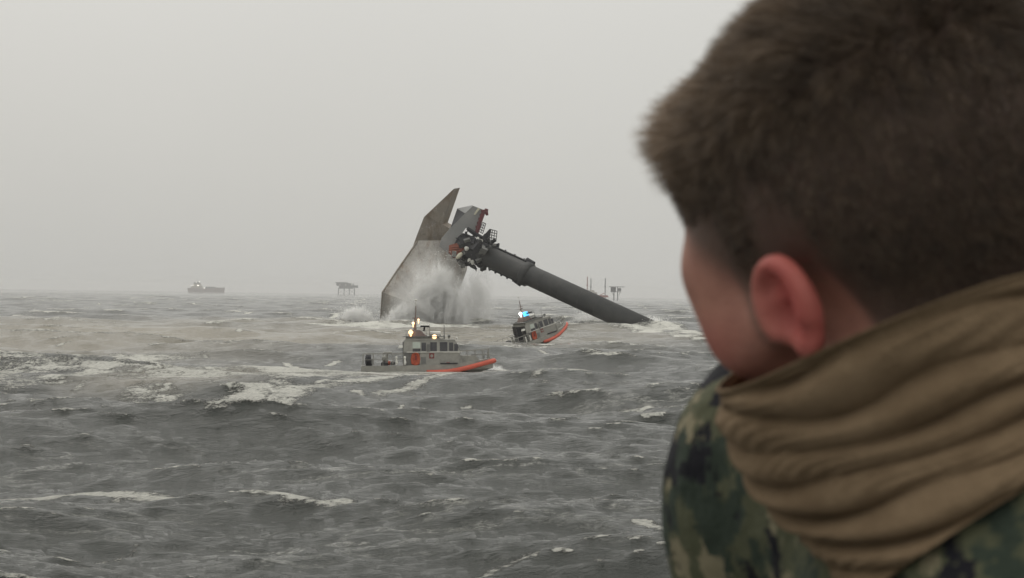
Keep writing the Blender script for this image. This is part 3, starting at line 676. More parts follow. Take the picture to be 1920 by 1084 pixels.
for x in range(4): MB().box((-2 + 4.5 * x) * k, (1 + 4.5 * x) * k, -4, 4, 7 * k, 10.5 * k).build('cargo', M_far, o)

# ------------------------------------------------------------------ spray
def spray(u, v, wpx, hpx, D, thick, dens, seed, label, lean=0.0, base=.0, scale=5.0, thr=.42):
    c = atY(u, v, D); kx = D / FPX
    hx, hz = wpx * kx / 2, hpx * kx / 2
    o = MB().box(-hx, hx, -thick / 2, thick / 2, -hz, hz).build('spray', None, None)
    o.location = c; tag(o, label, 'spray', kind='stuff')
    m = bpy.data.materials.new('sea_spray'); m.use_nodes = True; t = m.node_tree; t.nodes.clear()
    N = t.nodes.new; L = t.links.new
    ou = N('ShaderNodeOutputMaterial'); pv = N('ShaderNodeVolumePrincipled'); L(pv.outputs[0], ou.inputs['Volume'])
    pv.inputs['Color'].default_value = (.99, .988, .975, 1); pv.inputs['Anisotropy'].default_value = .0
    tcn = N('ShaderNodeTexCoord'); sep = N('ShaderNodeSeparateXYZ'); L(tcn.outputs['Generated'], sep.inputs[0])
    def mth(op, a, b, cl=False):
        q = N('ShaderNodeMath'); q.operation = op; q.use_clamp = cl
        for k, x in enumerate((a, b)):
            if isinstance(x, (int, float)): q.inputs[k].default_value = x
            else: L(x, q.inputs[k])
        return q.outputs[0]
    X, Yc, Z = sep.outputs
    # plume: widest at the foot, leaning with the wind
    dx = mth('SUBTRACT', mth('SUBTRACT', X, .5), mth('MULTIPLY', mth('SUBTRACT', Z, .3), lean))
    wd = mth('SUBTRACT', .47, mth('MULTIPLY', mth('MULTIPLY', Z, Z), .20))
    ex = mth('DIVIDE', dx, wd); ey = mth('MULTIPLY', mth('SUBTRACT', Yc, .5), 2.1)
    ez = mth('MAXIMUM', mth('DIVIDE', mth('SUBTRACT', Z, .22), .74), 0)
    r2 = mth('ADD', mth('ADD', mth('MULTIPLY', ex, ex), mth('MULTIPLY', ey, ey)), mth('MULTIPLY', ez, ez))
    fall = mth('SUBTRACT', 1, r2, True)
    nn = N('ShaderNodeTexNoise'); nn.noise_dimensions = '4D'; nn.inputs['W'].default_value = seed
    mp = N('ShaderNodeMapping'); mp.inputs['Scale'].default_value = (1.0, 1.0, .55); L(tcn.outputs['Object'], mp.inputs[0]); L(mp.outputs[0], nn.inputs['Vector'])
    nn.inputs['Scale'].default_value = scale / max(hz, 2.0) ; nn.inputs['Detail'].default_value = 8; nn.inputs['Roughness'].default_value = .66; nn.inputs['Distortion'].default_value = .9
    nv = mth('MULTIPLY', mth('SUBTRACT', nn.outputs['Fac'], mth('ADD', thr - .10, mth('MULTIPLY', mth('SUBTRACT', 1, fall), .36))), 4.0, True)
    L(mth('MULTIPLY', mth('MULTIPLY', nv, mth('POWER', fall, .8)), dens), pv.inputs['Density'])
    o.data.materials.append(m)
    return o
spray(818, 540, 190, 185, WY - 9, 12, 2.6, 1.3, 'tall white spray plume bursting up across the reared hull', lean=.05)
spray(762, 588, 150, 84, WY - 9, 10, 5.0, 2.2, 'low white spray at the foot of the hull left of the plume', lean=.1)
spray(668, 592, 120, 72, WY - 4, 12, 6.0, 3.7, 'white burst of spray left of the hull knuckle')
spray(893, 535, 120, 160, WY + 6, 10, 0.8, 5.1, 'thin pinkish mist drifting right of the hull beneath the leg head', lean=.1)
spray(860, 596, 90, 62, WY - 6, 10, 1.6, 9.1, 'low mist right of the plume at the hull foot', lean=.1)
spray(806, 535, 210, 210, WY - 4, 14, .26, 12.3, 'thin mist veiling the reared hull', thr=.30, scale=2.2)
spray(930, 690, 60, 26, 172, 5, 3.0, 14.1, 'small white bow wave of the near patrol boat')
spray(1120, 594, 170, 70, WY + 2, 10, 2.6, 6.4, 'pale spray under the slanting leg near its foot', lean=-.1)
spray(1232, 606, 96, 46, WY - 22, 8, 7.0, 7.9, 'white spray where the leg enters the sea', lean=-.25)

def droplets(u, v, D, n_, spread, hmax, seed, label):
    g = np.random.default_rng(seed); c = ground(u, v); V = []; F = []
    tet = np.array([(1, 1, 1), (1, -1, -1), (-1, 1, -1), (-1, -1, 1)], float)
    b = atY(u, v, D); b[2] = 0
    for _ in range(n_):
        h_ = hmax * g.random() ** 2.2; x = g.normal() * spread * (.45 + .55 * (1 - h_ / hmax)) + .12 * h_
        p = b + np.array([x, g.normal() * 3, h_]); s_ = g.uniform(.018, .055) * (1 if g.random() < .93 else 1.8)
        k = len(V); V += [tuple(p + t_ * s_ * g.uniform(.6, 1.4)) for t_ in tet]; F += [(k, k + 1, k + 2), (k, k + 2, k + 3), (k, k + 3, k + 1), (k + 1, k + 3, k + 2)]
    o = mesh_obj('spray_droplets', V, F, M_drop); tag(o, label, 'spray', kind='stuff')
M_drop = mat('white_water', (.80, .80, .77), .6)
droplets(812, 612, WY - 9, 3600, 6.0, 19, 1, 'flying drops of the tall spray plume at the hull')
droplets(752, 614, WY - 9, 1500, 4.5, 9, 2, 'flying drops at the hull foot left of the plume')
droplets(668, 613, WY - 4, 1500, 5.0, 7, 3, 'flying drops left of the hull knuckle')
droplets(1225, 620, WY - 24, 1300, 4.0, 3, 4, 'flying drops where the leg enters the sea')
droplets(1130, 620, WY - 4, 900, 8, 4.5, 5, 'flying drops under the slanting leg')

# ------------------------------------------------------------------ the person in the foreground
def surface_nets(Fd, org, h):
    nx, ny, nz = Fd.shape
    ins = Fd < 0
    cnt = np.zeros((nx - 1, ny - 1, nz - 1), np.int16); acc = np.zeros((nx - 1, ny - 1, nz - 1, 3), np.float32)
    def corner(i, j, k): return Fd[i:nx - 1 + i, j:ny - 1 + j, k:nz - 1 + k]
    C8 = [(i, j, k) for i in (0, 1) for j in (0, 1) for k in (0, 1)]
    for a in C8:
        for ax_ in range(3):
            if a[ax_]: continue
            b = list(a); b[ax_] = 1
            fa, fb = corner(*a), corner(*b); cr = (fa < 0) != (fb < 0)
            t = np.where(cr, fa / np.where(cr, fa - fb, 1), 0)
            cnt += cr
            for q in range(3):
                acc[..., q] += np.where(cr, a[q] + (t if q == ax_ else 0), 0)
    act = cnt > 0
    idx = np.full(act.shape, -1, np.int64); idx[act] = np.arange(act.sum())
    ijk = np.argwhere(act)
    V = (ijk + acc[act] / cnt[act][:, None]) * h + org
    Fs = []
    for ax_ in range(3):
        o1, o2 = [(1, 2), (2, 0), (0, 1)][ax_]
        sl0 = [slice(None)] * 3; sl1 = [slice(None)] * 3; sl0[ax_] = slice(0, -1); sl1[ax_] = slice(1, None)
        cr = ins[tuple(sl0)] != ins[tuple(sl1)]
        e = np.argwhere(cr); flip = ins[tuple(sl0)][cr]
        ok = (e[:, o1] > 0) & (e[:, o2] > 0) & (e[:, o1] < Fd.shape[o1] - 1) & (e[:, o2] < Fd.shape[o2] - 1) & (e[:, ax_] < Fd.shape[ax_] - 1)
        e = e[ok]; flip = flip[ok]
        def at(d1, d2):
            q = e.copy(); q[:, o1] -= d1; q[:, o2] -= d2; return idx[q[:, 0], q[:, 1], q[:, 2]]
        qd = np.stack([at(1, 1), at(0, 1), at(0, 0), at(1, 0)], 1)
        qd[~flip] = qd[~flip][:, ::-1]
        Fs.append(qd)
    F = np.vstack(Fs); F = F[(F >= 0).all(1)]
    return V, F
def smin(a, b, k):
    h_ = np.clip(.5 + .5 * (b - a) / k, 0, 1); return b + (a - b) * h_ - k * h_ * (1 - h_)
def smax(a, b, k): return -smin(-a, -b, k)
def ell(Pt, c, r, Rm=None):
    q = Pt - np.array(c, np.float32)
    if Rm is not None: q = q @ np.array(Rm, np.float32)
    r = np.array(r, np.float32); k0 = np.sqrt(((q / r) ** 2).sum(-1)); k1 = np.sqrt(((q / (r * r)) ** 2).sum(-1))
    return k0 * (k0 - 1) / np.maximum(k1, 1e-6)
def cap(Pt, a, b, ra, rb=None):
    rb = ra if rb is None else rb
    a = np.array(a, np.float32); b = np.array(b, np.float32); ab = b - a
    t = np.clip(((Pt - a) @ ab) / (ab @ ab), 0, 1)
    return np.sqrt(((Pt - a - t[..., None] * ab) ** 2).sum(-1)) - (ra + (rb - ra) * t)
def grid(lo, hi, h):
    ax_ = [np.arange(l, u + h, h, dtype=np.float32) for l, u in zip(lo, hi)]
    return np.stack(np.meshgrid(*ax_, indexing='ij'), -1), np.array(lo, np.float32)

EAR = atY(1464, 568, .745)
HROT = (Matrix.Rotation(R(-17), 3, 'Y') @ Matrix.Rotation(R(31), 3, 'Z') @ Matrix.Rotation(R(-4), 3, 'X'))
HR = np.array(HROT)
HC = EAR - HR @ np.array([-.076, 0.0, 0.0])
def hw(p): return np.asarray(p) @ HR.T + HC            # head-local -> world
# head: x to the person's right, y forward, z up, origin between the ear canals
def head_sdf(Pt):
    f = ell(Pt, (0, -.016, .050), (.077, .099, .086))
    f = smin(f, ell(Pt, (0, .048, .045), (.064, .050, .060)), .03)
    f = smin(f, ell(Pt, (0, .048, -.030), (.053, .050, .075)), .025)
    f = smin(f, ell(Pt, (0, .056, -.088), (.038, .036, .030)), .025)
    for s_ in (-1, 1):
        f = smin(f, cap(Pt, (s_ * .056, -.004, -.050), (s_ * .024, .076, -.098), .017, .016), .025)
        f = smin(f, ell(Pt, (s_ * .050, .055, -.008), (.015, .020, .015)), .03)
        f = smin(f, ell(Pt, (s_ * .059, .058, .028), (.012, .020, .014)), .018)
        f = smin(f, cap(Pt, (s_ * .062, .012, -.006), (s_ * .054, .056, -.014), .010), .018)
        f = smax(f, -ell(Pt, (s_ * .032, .107, .004), (.017, .014, .012)), .014)
        f = smin(f, ell(Pt, (s_ * .033, .084, .005), (.0125, .0125, .0125)), .004)
        f = smin(f, cap(Pt, (s_ * .018, .096, .008), (s_ * .048, .084, .012), .0045), .008)
        f = smin(f, ell(Pt, (s_ * .011, .108, -.036), (.008, .010, .007)), .006)
    for s_ in (-1, 1): f = smin(f, ell(Pt, (s_ * .052, .060, .006), (.014, .020, .024)), .022)
    f = smin(f, cap(Pt, (-.040, .086, .026), (.040, .086, .026), .011), .016)
    f = smin(f, cap(Pt, (0, .094, .012), (0, .112, -.028), .008, .010), .012)
    f = smin(f, ell(Pt, (0, .116, -.034), (.012, .012, .010)), .008)
    f = smin(f, cap(Pt, (-.020, .094, -.060), (.020, .094, -.060), .006), .008)
    f = smin(f, cap(Pt, (-.018, .092, -.071), (.018, .092, -.071), .007), .008)
    f = smin(f, cap(Pt, (0, -.022, -.05), (0.0, -.045, -.20), .058, .062), .03)
    for s_ in (-1, 1):                                     # ears
        a = R(3) * s_
        Rm = np.array(Matrix.Rotation(a, 3, 'Z') @ Matrix.Rotation(R(-22), 3, 'X'))
        c = np.array((s_ * .0790, -.013, -.003))
        e = ell(Pt, c, (.0060, .0150, .0195), Rm)
        rim = None
        pts = []
        for k in range(13):
            an = R(-50 + 250 * k / 12)
            pts.append(c + Rm @ np.array((s_ * .0055, -.0160 * math.cos(an - R(10)), .003 + .0172 * math.sin(an))))
        for k in range(12):
            q = cap(Pt, pts[k], pts[k + 1], .0052, .0052); rim = q if rim is None else np.minimum(rim, q)
        e = smin(e, rim, .006)
        e = smin(e, ell(Pt, c + Rm @ np.array((s_ * .002, .005, -.018)), (.006, .0070, .007), Rm), .008)
        e = smax(e, -ell(Pt, c + Rm @ np.array((s_ * .010, .003, -.003)), (.0125, .0080, .0095), Rm), .005)
        e = smax(e, -ell(Pt, c + Rm @ np.array((s_ * .010, .000, .0125)), (.0075, .0085, .0050), Rm), .004)
        e = smin(e, ell(Pt, c + Rm @ np.array((s_ * -.002, .015, -.006)), (.006, .005, .008), Rm), .006)
        f = smin(f, e, .007)
    return f
def smooth_mesh(V, F, it=2, lam=.5):
    for _ in range(it):
        acc = np.zeros_like(V); cnt = np.zeros(len(V))
        for a, b in ((0, 1), (1, 2), (2, 3), (3, 0)):
            np.add.at(acc, F[:, a], V[F[:, b]]); np.add.at(acc, F[:, b], V[F[:, a]])
            np.add.at(cnt, F[:, a], 1); np.add.at(cnt, F[:, b], 1)
        V = V + lam * (acc / np.maximum(cnt, 1)[:, None] - V)
    return V
def vnormals(V, F):
    n_ = np.cross(V[F[:, 2]] - V[F[:, 0]], V[F[:, 3]] - V[F[:, 1]]); N_ = np.zeros_like(V)
    for k in range(4): np.add.at(N_, F[:, k], n_)
    return N_ / (np.linalg.norm(N_, axis=1, keepdims=True) + 1e-12)
G, og = grid((-.105, -.13, -.20), (.105, .14, .145), .0026)
HV, HF_ = surface_nets(head_sdf(G), og, .0026)
HV = smooth_mesh(HV, HF_, 2, .4)
def sstep(a, b, x):
    t = np.clip((x - a) / (b - a), 0, 1); return t * t * (3 - 2 * t)
def hairline(p):                       # signed height above the hairline, metres
    y, z, x = p[:, 1], p[:, 2], np.abs(p[:, 0])
    z0 = np.interp(y, [-.12, -.085, -.055, -.034, -.026, -.004, .006, .010, .028, .034, .06, .085, .12], [-.060, -.062, -.058, -.026, .006, .014, .004, -.022, -.018, .020, .046, .076, .086])
    return z - z0
near_ear = lambda p: ((np.abs(p[:, 0]) > .0772) & (p[:, 2] < .042) & (np.abs(p[:, 1] + .010) < .034) & (p[:, 2] > -.05)) | ((np.abs(p[:, 0]) > .0745) & (np.abs(p[:, 1] + .012) < .026) & (p[:, 2] < .022) & (p[:, 2] > -.045))
hl_ = hairline(HV); earm = near_ear(HV)
flush = np.where((np.abs(HV[:, 0]) > .070), np.exp(-(((HV[:, 1] + .018) / .024) ** 2 + ((HV[:, 2] + .0) / .042) ** 2)), 0)
flush = np.maximum(flush, .35 * np.exp(-(((HV[:, 1] - .07) / .03) ** 2 + ((HV[:, 2] + .012) / .02) ** 2)))
stub = sstep(-.016, .012, hl_) * (~earm) * (1 - .48 * (HV[:, 1] > .0) * (1 - sstep(-.01, .03, HV[:, 2])))
stub = np.maximum(stub, .35 * sstep(-.028, -.004, hl_) * (HV[:, 1] < -.04) * (~earm))
mt = bpy.data.materials.new('skin'); mt.use_nodes = True; t = mt.node_tree; b = t.nodes['Principled BSDF']
a1 = t.nodes.new('ShaderNodeAttribute'); a1.attribute_name = 'flush'; a2 = t.nodes.new('ShaderNodeAttribute'); a2.attribute_name = 'stubble'
tcn = t.nodes.new('ShaderNodeTexCoord'); nz = t.nodes.new('ShaderNodeTexNoise'); nz.inputs['Scale'].default_value = 38; nz.inputs['Detail'].default_value = 6
t.links.new(tcn.outputs['Object'], nz.inputs['Vector'])
r0 = t.nodes.new('ShaderNodeValToRGB'); r0.color_ramp.elements[0].color = (.31, .145, .110, 1); r0.color_ramp.elements[1].color = (.46, .235, .175, 1)
r0.color_ramp.elements[0].position = .3; r0.color_ramp.elements[1].position = .7
t.links.new(nz.outputs['Fac'], r0.inputs[0])
c1_ = t.nodes.new('ShaderNodeMixRGB'); c1_.inputs[2].default_value = (.43, .088, .078, 1); t.links.new(r0.outputs[0], c1_.inputs[1]); t.links.new(a1.outputs['Fac'], c1_.inputs[0])
c2_ = t.nodes.new('ShaderNodeMixRGB'); c2_.inputs[2].default_value = (.075, .052, .040, 1); t.links.new(c1_.outputs[0], c2_.inputs[1])
mm_ = t.nodes.new('ShaderNodeMath'); mm_.operation = 'MULTIPLY'; mm_.inputs[1].default_value = .93; t.links.new(a2.outputs['Fac'], mm_.inputs[0]); t.links.new(mm_.outputs[0], c2_.inputs[0])
t.links.new(c2_.outputs[0], b.inputs['Base Color']); b.inputs['Roughness'].default_value = .55; b.inputs['Specular IOR Level'].default_value = .35
b.inputs['Subsurface Weight'].default_value = .12; b.inputs['Subsurface Radius'].default_value = (.01, .004, .002); b.inputs['Subsurface Scale'].default_value = .6
nb = t.nodes.new('ShaderNodeTexNoise'); nb.inputs['Scale'].default_value = 420; nb.inputs['Detail'].default_value = 3; t.links.new(tcn.outputs['Object'], nb.inputs['Vector'])
bp = t.nodes.new('ShaderNodeBump'); bp.inputs['Distance'].default_value = .0006; t.links.new(nb.outputs['Fac'], bp.inputs['Height']); t.links.new(bp.outputs[0], b.inputs['Normal'])
M_skin = mt
# ---- the rest of the figure: leaning on the rail, shoulders hunched (world metres, z relative to the lens)
Zc = CAMZ
NB = hw((0.0, -.050, -.185)); 
SL = atY(1508, 892, .985); SR = NB + np.array([.135, -.145, -.035])
CH = (SL + SR) / 2 + np.array([.03, .02, -.16]); PV = CH + np.array([.0, -.02, -.40])
EL = SL + np.array([-.005, .10, -.29]); HL_ = EL + np.array([.10, .20, -.06])
ER = SR + np.array([.06, .09, -.29]); HRh = ER + np.array([.0, .24, -.02])
lat = (SR - SL) / np.linalg.norm(SR - SL)
KL = PV - lat * .10 + np.array([.02, .05, -.47]); KR = PV + lat * .10 + np.array([.02, .05, -.47])
DECK = Zc - 1.66
FL = np.array([KL[0] - .02, KL[1] - .05, DECK + .08]); FR = np.array([KR[0] - .02, KR[1] - .05, DECK + .08])
def torso_sdf(Pt, g_=0.0):
    tilt = np.array(Matrix.Rotation(math.atan2(lat[1], lat[0]), 3, 'Z'))
    f = ell(Pt, CH, (.175 + g_, .115 + g_, .20 + g_), tilt)
    f = smin(f, ell(Pt, (CH + PV) / 2, (.150 + g_, .105 + g_, .20 + g_), tilt), .06)
    f = smin(f, ell(Pt, PV, (.165 + g_, .115 + g_, .13 + g_), tilt), .06)
    f = smin(f, cap(Pt, SL, SR, .050 + g_), .05)
    f = smin(f, cap(Pt, NB + np.array([0, 0, -.05]), SR * .55 + NB * .45, .062 + g_, .058 + g_), .04)
    f = smin(f, cap(Pt, NB + np.array([0, 0, -.05]), SL * .6 + NB * .4, .055 + g_, .055 + g_), .04)
    return f
def arms_sdf(Pt, g_=0.0, wr=0.0):
    f = None
    for s0, e0, h0 in ((SL, EL, HL_), (SR, ER, HRh)):
        q = smin(cap(Pt, s0, e0, .062 + g_, .046 + g_), cap(Pt, e0, h0, .044 + g_, .030 + g_), .03)
        f = q if f is None else np.minimum(f, q)
    return f
def legs_sdf(Pt, g_=0.0):
    f = None
    for k0, f0, s_ in ((KL, FL, -1), (KR, FR, 1)):
        q = smin(cap(Pt, PV + lat * s_ * .085, k0, .088 + g_, .060 + g_), cap(Pt, k0, f0, .058 + g_, .042 + g_), .04)
        f = q if f is None else smin(f, q, .02)
    return f
lo_ = np.minimum.reduce([SL, SR, HL_, HRh, FL, FR, PV]) - .30; hi_ = np.maximum.reduce([SL, SR, HL_, HRh, NB, PV, KL, KR]) + .20
lo_[2] = DECK
G2, og2 = grid(lo_, hi_, .017)
bf = smin(torso_sdf(G2), arms_sdf(G2), .04); bf = smin(bf, legs_sdf(G2), .04)
bf = smin(bf, cap(G2, hw((0, -.03, -.12)), NB + np.array([0, 0, -.06]), .055, .065), .04)
BV, BF = surface_nets(bf, og2, .017); BV = smooth_mesh(BV, BF, 1)
# hands: palm, four fingers and a thumb each, curled over the rail
def hand(wr_, fwd, side, h_=.004):
    fwd = fwd / np.linalg.norm(fwd); dn = np.array([0, 0, -1.0]); dn = dn - fwd * dn.dot(fwd); dn /= np.linalg.norm(dn); lt = np.cross(fwd, dn) * side
    lo = wr_ - .16; hi = wr_ + .16; Gh, oh = grid(lo, hi, h_ * 1.3)
    f = cap(Gh, wr_ - fwd * .03, wr_ + fwd * .03, .027, .026)
    pc = wr_ + fwd * .065
    f = smin(f, cap(Gh, pc - lt * .026, pc + lt * .026, .017), .02)
    for i, L_ in enumerate((.040, .046, .043, .034)):
        b0 = wr_ + fwd * .092 + lt * (.033 - .022 * i); p1 = b0 + fwd * L_ * .75 + dn * .012; p2 = p1 + dn * L_ * .6 + fwd * .006; p3 = p2 + dn * L_ * .38 - fwd * .012
        q = np.minimum(np.minimum(cap(Gh, b0 - fwd * .03, p1, .0098, .0092), cap(Gh, p1, p2, .0092, .0086)), cap(Gh, p2, p3, .0086, .0076))
        f = smin(f, q, .006)
    t0 = wr_ + fwd * .035 + lt * .028; t1 = t0 + lt * .026 + fwd * .022 + dn * .012; t2 = t1 + fwd * .028 + dn * .020
    f = smin(f, np.minimum(cap(Gh, t0, t1, .013, .0108), cap(Gh, t1, t2, .0105, .009)), .008)
    V, F = surface_nets(f, oh, h_ * 1.3); return smooth_mesh(V, F, 1), F
PVs = [hw(HV)]; PFs = [HF_]; nH = len(HV); tot = nH
for V_, F_ in ((BV, BF), hand(HL_, HL_ - EL, 1), hand(HRh, HRh - ER, -1)):
    PVs.append(V_); PFs.append(F_ + tot); tot += len(V_)
PB = np.vstack(PVs); FB = np.vstack(PFs)
person = empty('person', (float(PV[0]), float(PV[1]), DECK)); PO = np.array(person.location)
tag(person, 'person seen from behind in camouflage jacket and tan neck gaiter, watching the wreck', 'person')
pad = lambda a: np.concatenate([a, np.zeros(len(PB) - nH)])
mesh_obj('body', PB - PO, FB, M_skin, person, True, {'flush': pad(flush), 'stubble': pad(stub)})
M_eye = mat('eye', (.75, .73, .70), .15); M_iris = mat('iris', (.08, .11, .12), .15)
for s_ in (-1, 1):
    c = hw((s_ * .033, .0865, .005)); e = MB().ball(tuple(c - PO), .0122, 14, 10).build('eye', M_eye, person, True)
    c = hw((s_ * .033, .0963, .005)); MB().ball(tuple(c - PO), (.0048, .0048, .0048), 10, 8).build('iris', M_iris, e, True)
# ---- clothes
def shell(name, fn, lo, hi, h_, m_, wr_=.006, seed=3, fold=None):
    Gs, os_ = grid(lo, hi, h_)
    V, F = surface_nets(fn(Gs), os_, h_); V = smooth_mesh(V, F, 2)
    N_ = vnormals(V, F); g_ = np.random.default_rng(seed); d = np.zeros(len(V))
    for k in range(14):                                   # soft cloth wrinkles
        w_ = g_.normal(size=3); w_ /= np.linalg.norm(w_); fr = g_.uniform(18, 70); ph = g_.uniform(0, 6.28)
        w2 = g_.normal(size=3) * 12
        d += np.sin((V @ w_) * fr + ph + 1.2 * np.sin(V @ w2)) ** 3 * (25 / fr)
    V = V + N_ * (d * wr_ / 3)[:, None]
    return mesh_obj(name, V - PO, F, m_, person, True)
def jacket_fn(Pt):
    f = smin(torso_sdf(Pt, .020), arms_sdf(Pt, .016), .05)
    f = smin(f, ell(Pt, SL + np.array([.002, .0, .0]), (.068, .070, .078)), .03)
    f = smin(f, cap(Pt, NB + np.array([.02, -.02, -.055]), NB + np.array([.05, -.03, .0]), .080, .078), .05)
    nf_ = cap(Pt, hw((0, -.02, -.10)), NB + np.array([0, 0, -.02]), .070, .064)
    f = smax(f, -nf_, .01)
    f = smin(f, cap(Pt, atY(1725, 1205, .805), atY(2070, 950, .775), .060, .062), .03)
    f = np.maximum(f, -(Pt[..., 2] - (PV[2] - .06)))      # hem
    for h0, e0 in ((HL_, EL), (HRh, ER)):                 # cuffs
        dd = (h0 - e0) / np.linalg.norm(h0 - e0); near = np.sqrt(((Pt - h0) ** 2).sum(-1)) < .16
        f = np.where(near, np.maximum(f, (Pt - (h0 - dd * .015)) @ dd), f)
    return f
def camo(name, cols, sc):
    m_ = bpy.data.materials.new(name); m_.use_nodes = True; t = m_.node_tree; b = t.nodes['Principled BSDF']; N = t.nodes.new; L = t.links.new
    tcn = N('ShaderNodeTexCoord'); sn = N('ShaderNodeVectorMath'); sn.operation = 'SNAP'; sn.inputs[1].default_value = (.0028,) * 3
    L(tcn.outputs['Object'], sn.inputs[0])
    prev = None
    for k, (c_, thr, s_) in enumerate(cols):
        n_ = N('ShaderNodeTexNoise'); n_.noise_dimensions = '4D'; n_.inputs['W'].default_value = 3.3 * k + 1; n_.inputs['Scale'].default_value = sc * s_; n_.inputs['Detail'].default_value = 4; n_.inputs['Roughness'].default_value = .6
        L(sn.outputs[0], n_.inputs['Vector'])
        if prev is None:
            rg = N('ShaderNodeRGB'); rg.outputs[0].default_value = (*c_, 1); prev = rg.outputs[0]; continue
        mr_ = N('ShaderNodeMapRange'); mr_.inputs['From Min'].default_value = thr; mr_.inputs['From Max'].default_value = thr + .02; L(n_.outputs['Fac'], mr_.inputs['Value'])
        mx_ = N('ShaderNodeMixRGB'); mx_.inputs[2].default_value = (*c_, 1); L(mr_.outputs[0], mx_.inputs[0]); L(prev, mx_.inputs[1]); prev = mx_.outputs[0]
    L(prev, b.inputs['Base Color']); b.inputs['Roughness'].default_value = .85; b.inputs['Specular IOR Level'].default_value = .2
    nb = N('ShaderNodeTexNoise'); nb.inputs['Scale'].default_value = 45; nb.inputs['Detail'].default_value = 6; L(tcn.outputs['Object'], nb.inputs['Vector'])
    bp = N('ShaderNodeBump'); bp.inputs['Distance'].default_value = .006; L(nb.outputs['Fac'], bp.inputs['Height']); L(bp.outputs[0], b.inputs['Normal'])
    return m_
M_camo = camo('camouflage_cloth', [((.080, .084, .050), 0, 1), ((.21, .185, .12), .56, 1.0), ((.034, .046, .034), .50, 1.15), ((.011, .011, .015), .545, 1.4)], 19)
M_trous = camo('camouflage_trousers', [((.095, .105, .055), 0, 1), ((.19, .175, .105), .56, 1.0), ((.042, .058, .040), .52, 1.15), ((.016, .017, .018), .60, 1.4)], 12)
jl = np.minimum.reduce([SL, SR, HL_, HRh, PV, ER, EL]) - .22; jh = np.maximum.reduce([SL, SR, HL_, HRh, NB, PV, ER, EL]) + .20; jl[2] = PV[2] - .10
shell('jacket', jacket_fn, jl, jh, .0085, M_camo, .006)
def trous_fn(Pt):
    f = legs_sdf(Pt, .012); f = smin(f, torso_sdf(Pt, .008), .04)
    f = np.maximum(f, Pt[..., 2] - (PV[2] + .02)); return np.maximum(f, -(Pt[..., 2] - (DECK + .16)))
tl = np.minimum.reduce([PV, KL, KR, FL, FR]) - .24; th_ = np.maximum.reduce([PV, KL, KR, FL, FR]) + .24; tl[2] = DECK + .12; th_[2] = PV[2] + .06
shell('trousers', trous_fn, tl, th_, .018, M_trous, .006, 5)
M_boot = mat('boot_leather', (.045, .035, .025), .6, (.07, .055, .04), 20)
ff_ = np.array([-lat[1], lat[0], 0]); ff_ = ff_ if ff_[1] > 0 else -ff_
for F0 in (FL, FR):
    def boot_fn(Pt):
        a = F0.copy(); a[2] = DECK + .05
        f = smin(cap(Pt, F0 + [0, 0, .14], a, .056, .05), cap(Pt, a - ff_ * .02, a + ff_ * .17, .045, .042), .03)
        return np.maximum(f, -(Pt[..., 2] - DECK - .004))
    bl, bh = F0 - .26, F0 + .26; bl[2] = DECK - .02
    Gs, os_ = grid(bl, bh, .012); V, F = surface_nets(boot_fn(Gs), os_, .012)
    mesh_obj('boot', smooth_mesh(V, F, 1) - PO, F, M_boot, person, True)
# ---- neck gaiter: loft round face, chin and neck with gathered folds
zz = np.array([-.026, -.042, -.064, -.082, -.098, -.112, -.126, -.140])
yf = np.array([.110, .121, .115, .108, .094, .074, .058, .050])
yb = np.array([-.092, -.090, -.088, -.088, -.090, -.094, -.100, -.106])
xw = np.array([.084, .085, .084, .083, .083, .085, .089, .093])
nt_, na = 150, 260
tt = np.linspace(0, 1, nt_); an = np.linspace(0, 2 * math.pi, na, endpoint=False)
T, A = np.meshgrid(tt, an, indexing='ij')
z_ = np.interp(T, np.linspace(0, 1, len(zz)), zz)
yF, yB, xW = (np.interp(T, np.linspace(0, 1, len(zz)), q) for q in (yf, yb, xw))
ca, sa = np.cos(A), np.sin(A)
yc, yr = (yF + yB) / 2, (yF - yB) / 2
e_ = 2.25
den = (np.abs(ca) ** e_ + np.abs(sa) ** e_) ** (-1 / e_)
gx = xW * sa * den; gy = yc + yr * ca * den
z_ = z_ + .012 * ca * (1 - T) * 0 - .020 * T * (ca * .5 + .5) + .040 * T * (.5 - .5 * ca) + .006 * np.sin(2 * A + .6) * (1 - T)
nrm = np.stack([sa / xW, ca / yr, 0 * A], -1); nrm /= np.linalg.norm(nrm, axis=-1, keepdims=True)
g_ = np.random.default_rng(11)
warp = .040 * np.sin(A * 2 + 1.0) + .034 * np.sin(A * 3 + 2.2 + 3 * T) + .026 * np.sin(A * 5 + .4 + 7 * T) + .020 * np.sin(A * 7 + 11 * T + 2) + .03 * np.sin(9 * T + 2 * A)
ph = 2 * math.pi * 6.4 * (T + .62 * warp + .15 * ca + .14 * ca * T)
fold = (np.abs(np.sin(ph / 2)) ** .75 - .6) * (.66 + .34 * np.sin(A * 4 + 9 * T + 1.3))
ph2 = 2 * math.pi * 17 * (T + 1.4 * warp + .05 * np.sin(A * 4 + 2)); fold2 = np.sin(ph2) * (.5 + .5 * np.sin(A * 5 + 9 * T))
amp = sstep(0, .10, T) * .0115
d_ = fold * amp + fold2 * amp * .05
d_ = d_ + .0025 * (T < .02)
loc = np.stack([gx, gy, z_], -1) + nrm * d_[..., None]
Vg = hw(loc.reshape(-1, 3))
i_ = np.arange(nt_ - 1)[:, None]; j_ = np.arange(na)[None]
Fg = np.stack([i_ * na + j_, (i_ + 1) * na + j_, (i_ + 1) * na + (j_ + 1) % na, i_ * na + (j_ + 1) % na], -1).reshape(-1, 4)
inn = hw((np.stack([gx, gy, z_], -1) + nrm * (d_ - .0022)[..., None]).reshape(-1, 3))          # inner face: real cloth thickness
